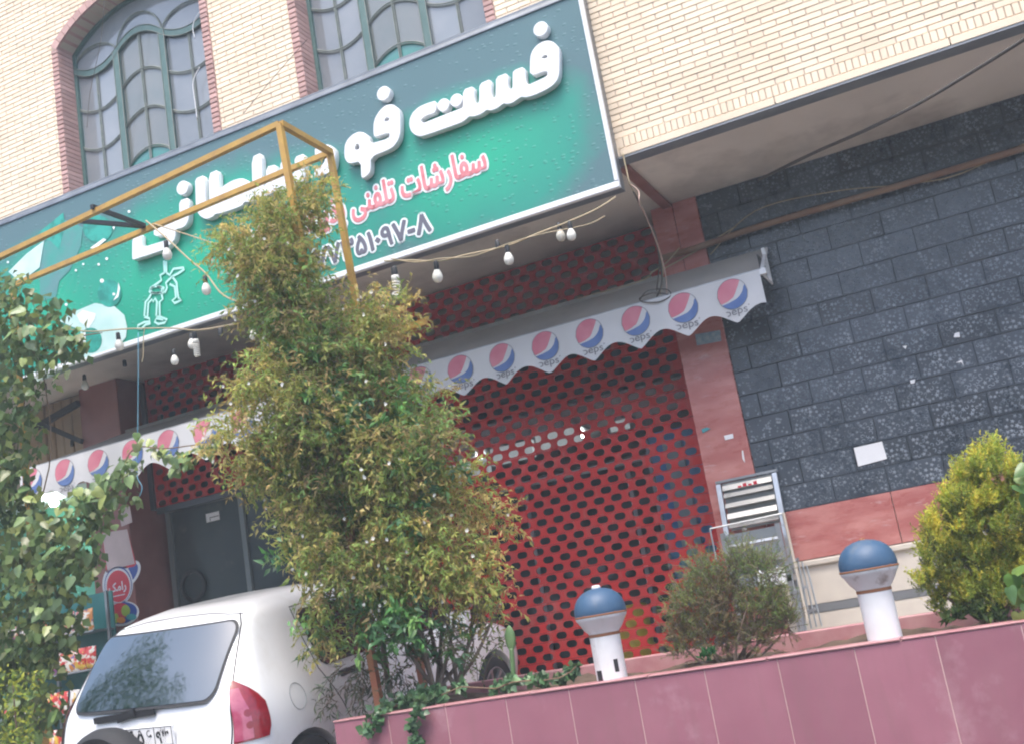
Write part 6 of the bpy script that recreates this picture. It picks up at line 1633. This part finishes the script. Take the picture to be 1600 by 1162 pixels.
for k in range(215):
    c = RV.choice(VC); d = norm(np.array((RV.gauss(0, 1), -abs(RV.gauss(0, 1)), RV.gauss(0, 1)))); front_l.append((np.array(c[:3])+d*c[3]*RV.uniform(.75, 1.05)))
for p in front_l: put_leaf(VN, p, RV.uniform(.075, .125))
for k in range(85):
    c = RV.choice(SPR_); d = norm(np.array((RV.gauss(0, 1), RV.gauss(0, 1), RV.gauss(0, 1)))); put_leaf(VN, np.array(c[:3])+d*c[3]*RV.uniform(.2, 1.0), RV.uniform(.06, .105))
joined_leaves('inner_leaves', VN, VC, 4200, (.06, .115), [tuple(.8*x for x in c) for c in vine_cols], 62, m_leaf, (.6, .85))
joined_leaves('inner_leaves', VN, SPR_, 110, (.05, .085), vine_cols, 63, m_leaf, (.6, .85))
q = MB()
for pts in ([(10, 1160), (30, 1000), (15, 800), (40, 600), (20, 460)], [(60, 1150), (70, 1000), (50, 850), (80, 700), (60, 540)], [(120, 860), (150, 800), (185, 745), (210, 700), (260, 700), (335, 690)], [(40, 900), (110, 840), (160, 790), (200, 745)], [(40, 560), (110, 530), (160, 520)]):
    branch(q, [at(x, y, 6.95) for x, y in pts], .010, .004)
q.build('stems', m_bark, VN, True)
YV = thing('yellow_bush', 'yellow-green leafy bush at the lower left corner', 'bush', (-7.3, 6.2, .2))
joined_leaves('leaves', YV, clump_px([(20, 1065, 26), (50, 1075, 18), (15, 1110, 22), (40, 1125, 22), (10, 1150, 26), (60, 1060, 12), (40, 1150, 20)], 6.3), 380, (.03, .06), [(.26, .30, .04), (.34, .36, .05), (.18, .25, .04), (.13, .20, .04)], 65, m_leaf, (.35, .55), .2)
q = MB(); branch(q, [at(30, 1200, 6.4), at(25, 1130, 6.35), at(20, 1070, 6.3)], .012, .004); q.build('stem', m_bark, YV, True)

# --- street tree on the left kerb, outside the picture; the car's rear window mirrors it
ST = thing('street_tree', 'roadside tree mirrored in the rear window of the white car', 'tree', (-11.3, 3.4, 0))
q = MB(); branch(q, [(-11.3, 3.4, -.05), (-11.25, 3.42, 1.6), (-11.35, 3.4, 3.2), (-11.2, 3.45, 4.8)], .13, .05)
for k in range(7):
    a_ = k*.9; branch(q, [(-11.3, 3.4, 2.6+.25*k), (-11.3+.6*math.cos(a_), 3.4+.6*math.sin(a_), 3.5+.3*k), (-11.3+1.3*math.cos(a_), 3.4+1.3*math.sin(a_), 4.2+.35*k)], .045, .012)
q.build('trunk', m_bark, ST, True)
tc = [(-11.3+random.uniform(-1.4, 1.4), 3.4+random.uniform(-1.4, 1.4), random.uniform(3.6, 7.2), random.uniform(.45, .8)) for _ in range(26)]
o = joined_leaves('crown', ST, tc, 9000, (.07, .13), [(.05, .10, .03), (.07, .13, .04), (.09, .14, .05)], 71, m_leaf, (.4, .6)); del o['kind']

# ------------------------------------------------------------------ the other side of the street, behind the camera (mirrored in glass and glaze)
m_opw = [mat('opposite_render_%d' % i, c_, .85, col2=tuple(.85*x for x in c_), nscale=.8, streak=((.25, .23, .21), .5, .8, .5)) for i, c_ in enumerate(((.42, .38, .33), (.36, .30, .25), (.46, .44, .41)))]
for i, (x0, x1, h, lab) in enumerate(((-34, -17.5, 9.3, 'beige block across the street, left of the camera'), (-17, -3, 8.0, 'brown block across the street behind the camera'), (-2.5, 16, 9.4, 'pale grey block across the street, right of the camera'))):
    OB = thing('opposite_building', lab, 'building', ((x0+x1)/2, -15, 0), 'buildings across the street')
    q = MB(); q.box(x0, x1, -22, -15, -.3, h); q.build('wall', m_opw[i], OB)
    q = MB(); q.box(x0-.1, x1+.1, -22.1, -14.9, h, h+.35); q.build('roof', m_soffit, OB)
    nx = int((x1-x0)/2.6)
    for r in range(int(h/3.1)):
        for k in range(nx):
            xa = x0+.8+k*2.6; za = .9+r*3.1
            q = MB(); q.box(xa, xa+1.5, -14.99, -14.93, za, za+1.6); wn = q.build('window', m_wfr, OB)
            q = MB(); q.box(xa+.08, xa+1.42, -14.925, -14.92, za+.08, za+1.52); q.build('pane', m_glass, wn)

# ------------------------------------------------------------------ thin even haze added to stand for a dusty-window veil
m_hz = bpy.data.materials.new('haze'); m_hz.use_nodes = True; nt = m_hz.node_tree; nt.nodes.remove(nt.nodes['Principled BSDF'])
pv = nt.nodes.new('ShaderNodeVolumePrincipled'); pv.inputs['Color'].default_value = (.80, .92, 1.0, 1); pv.inputs['Density'].default_value = .0055; pv.inputs['Anisotropy'].default_value = 0.0
nt.links.new(pv.outputs[0], nt.nodes['Material Output'].inputs['Volume'])
q = MB(); q.box(-62, 62, -42, 62, -1.4, 9.9); tag(q.build('haze', m_hz), kind='stuff')
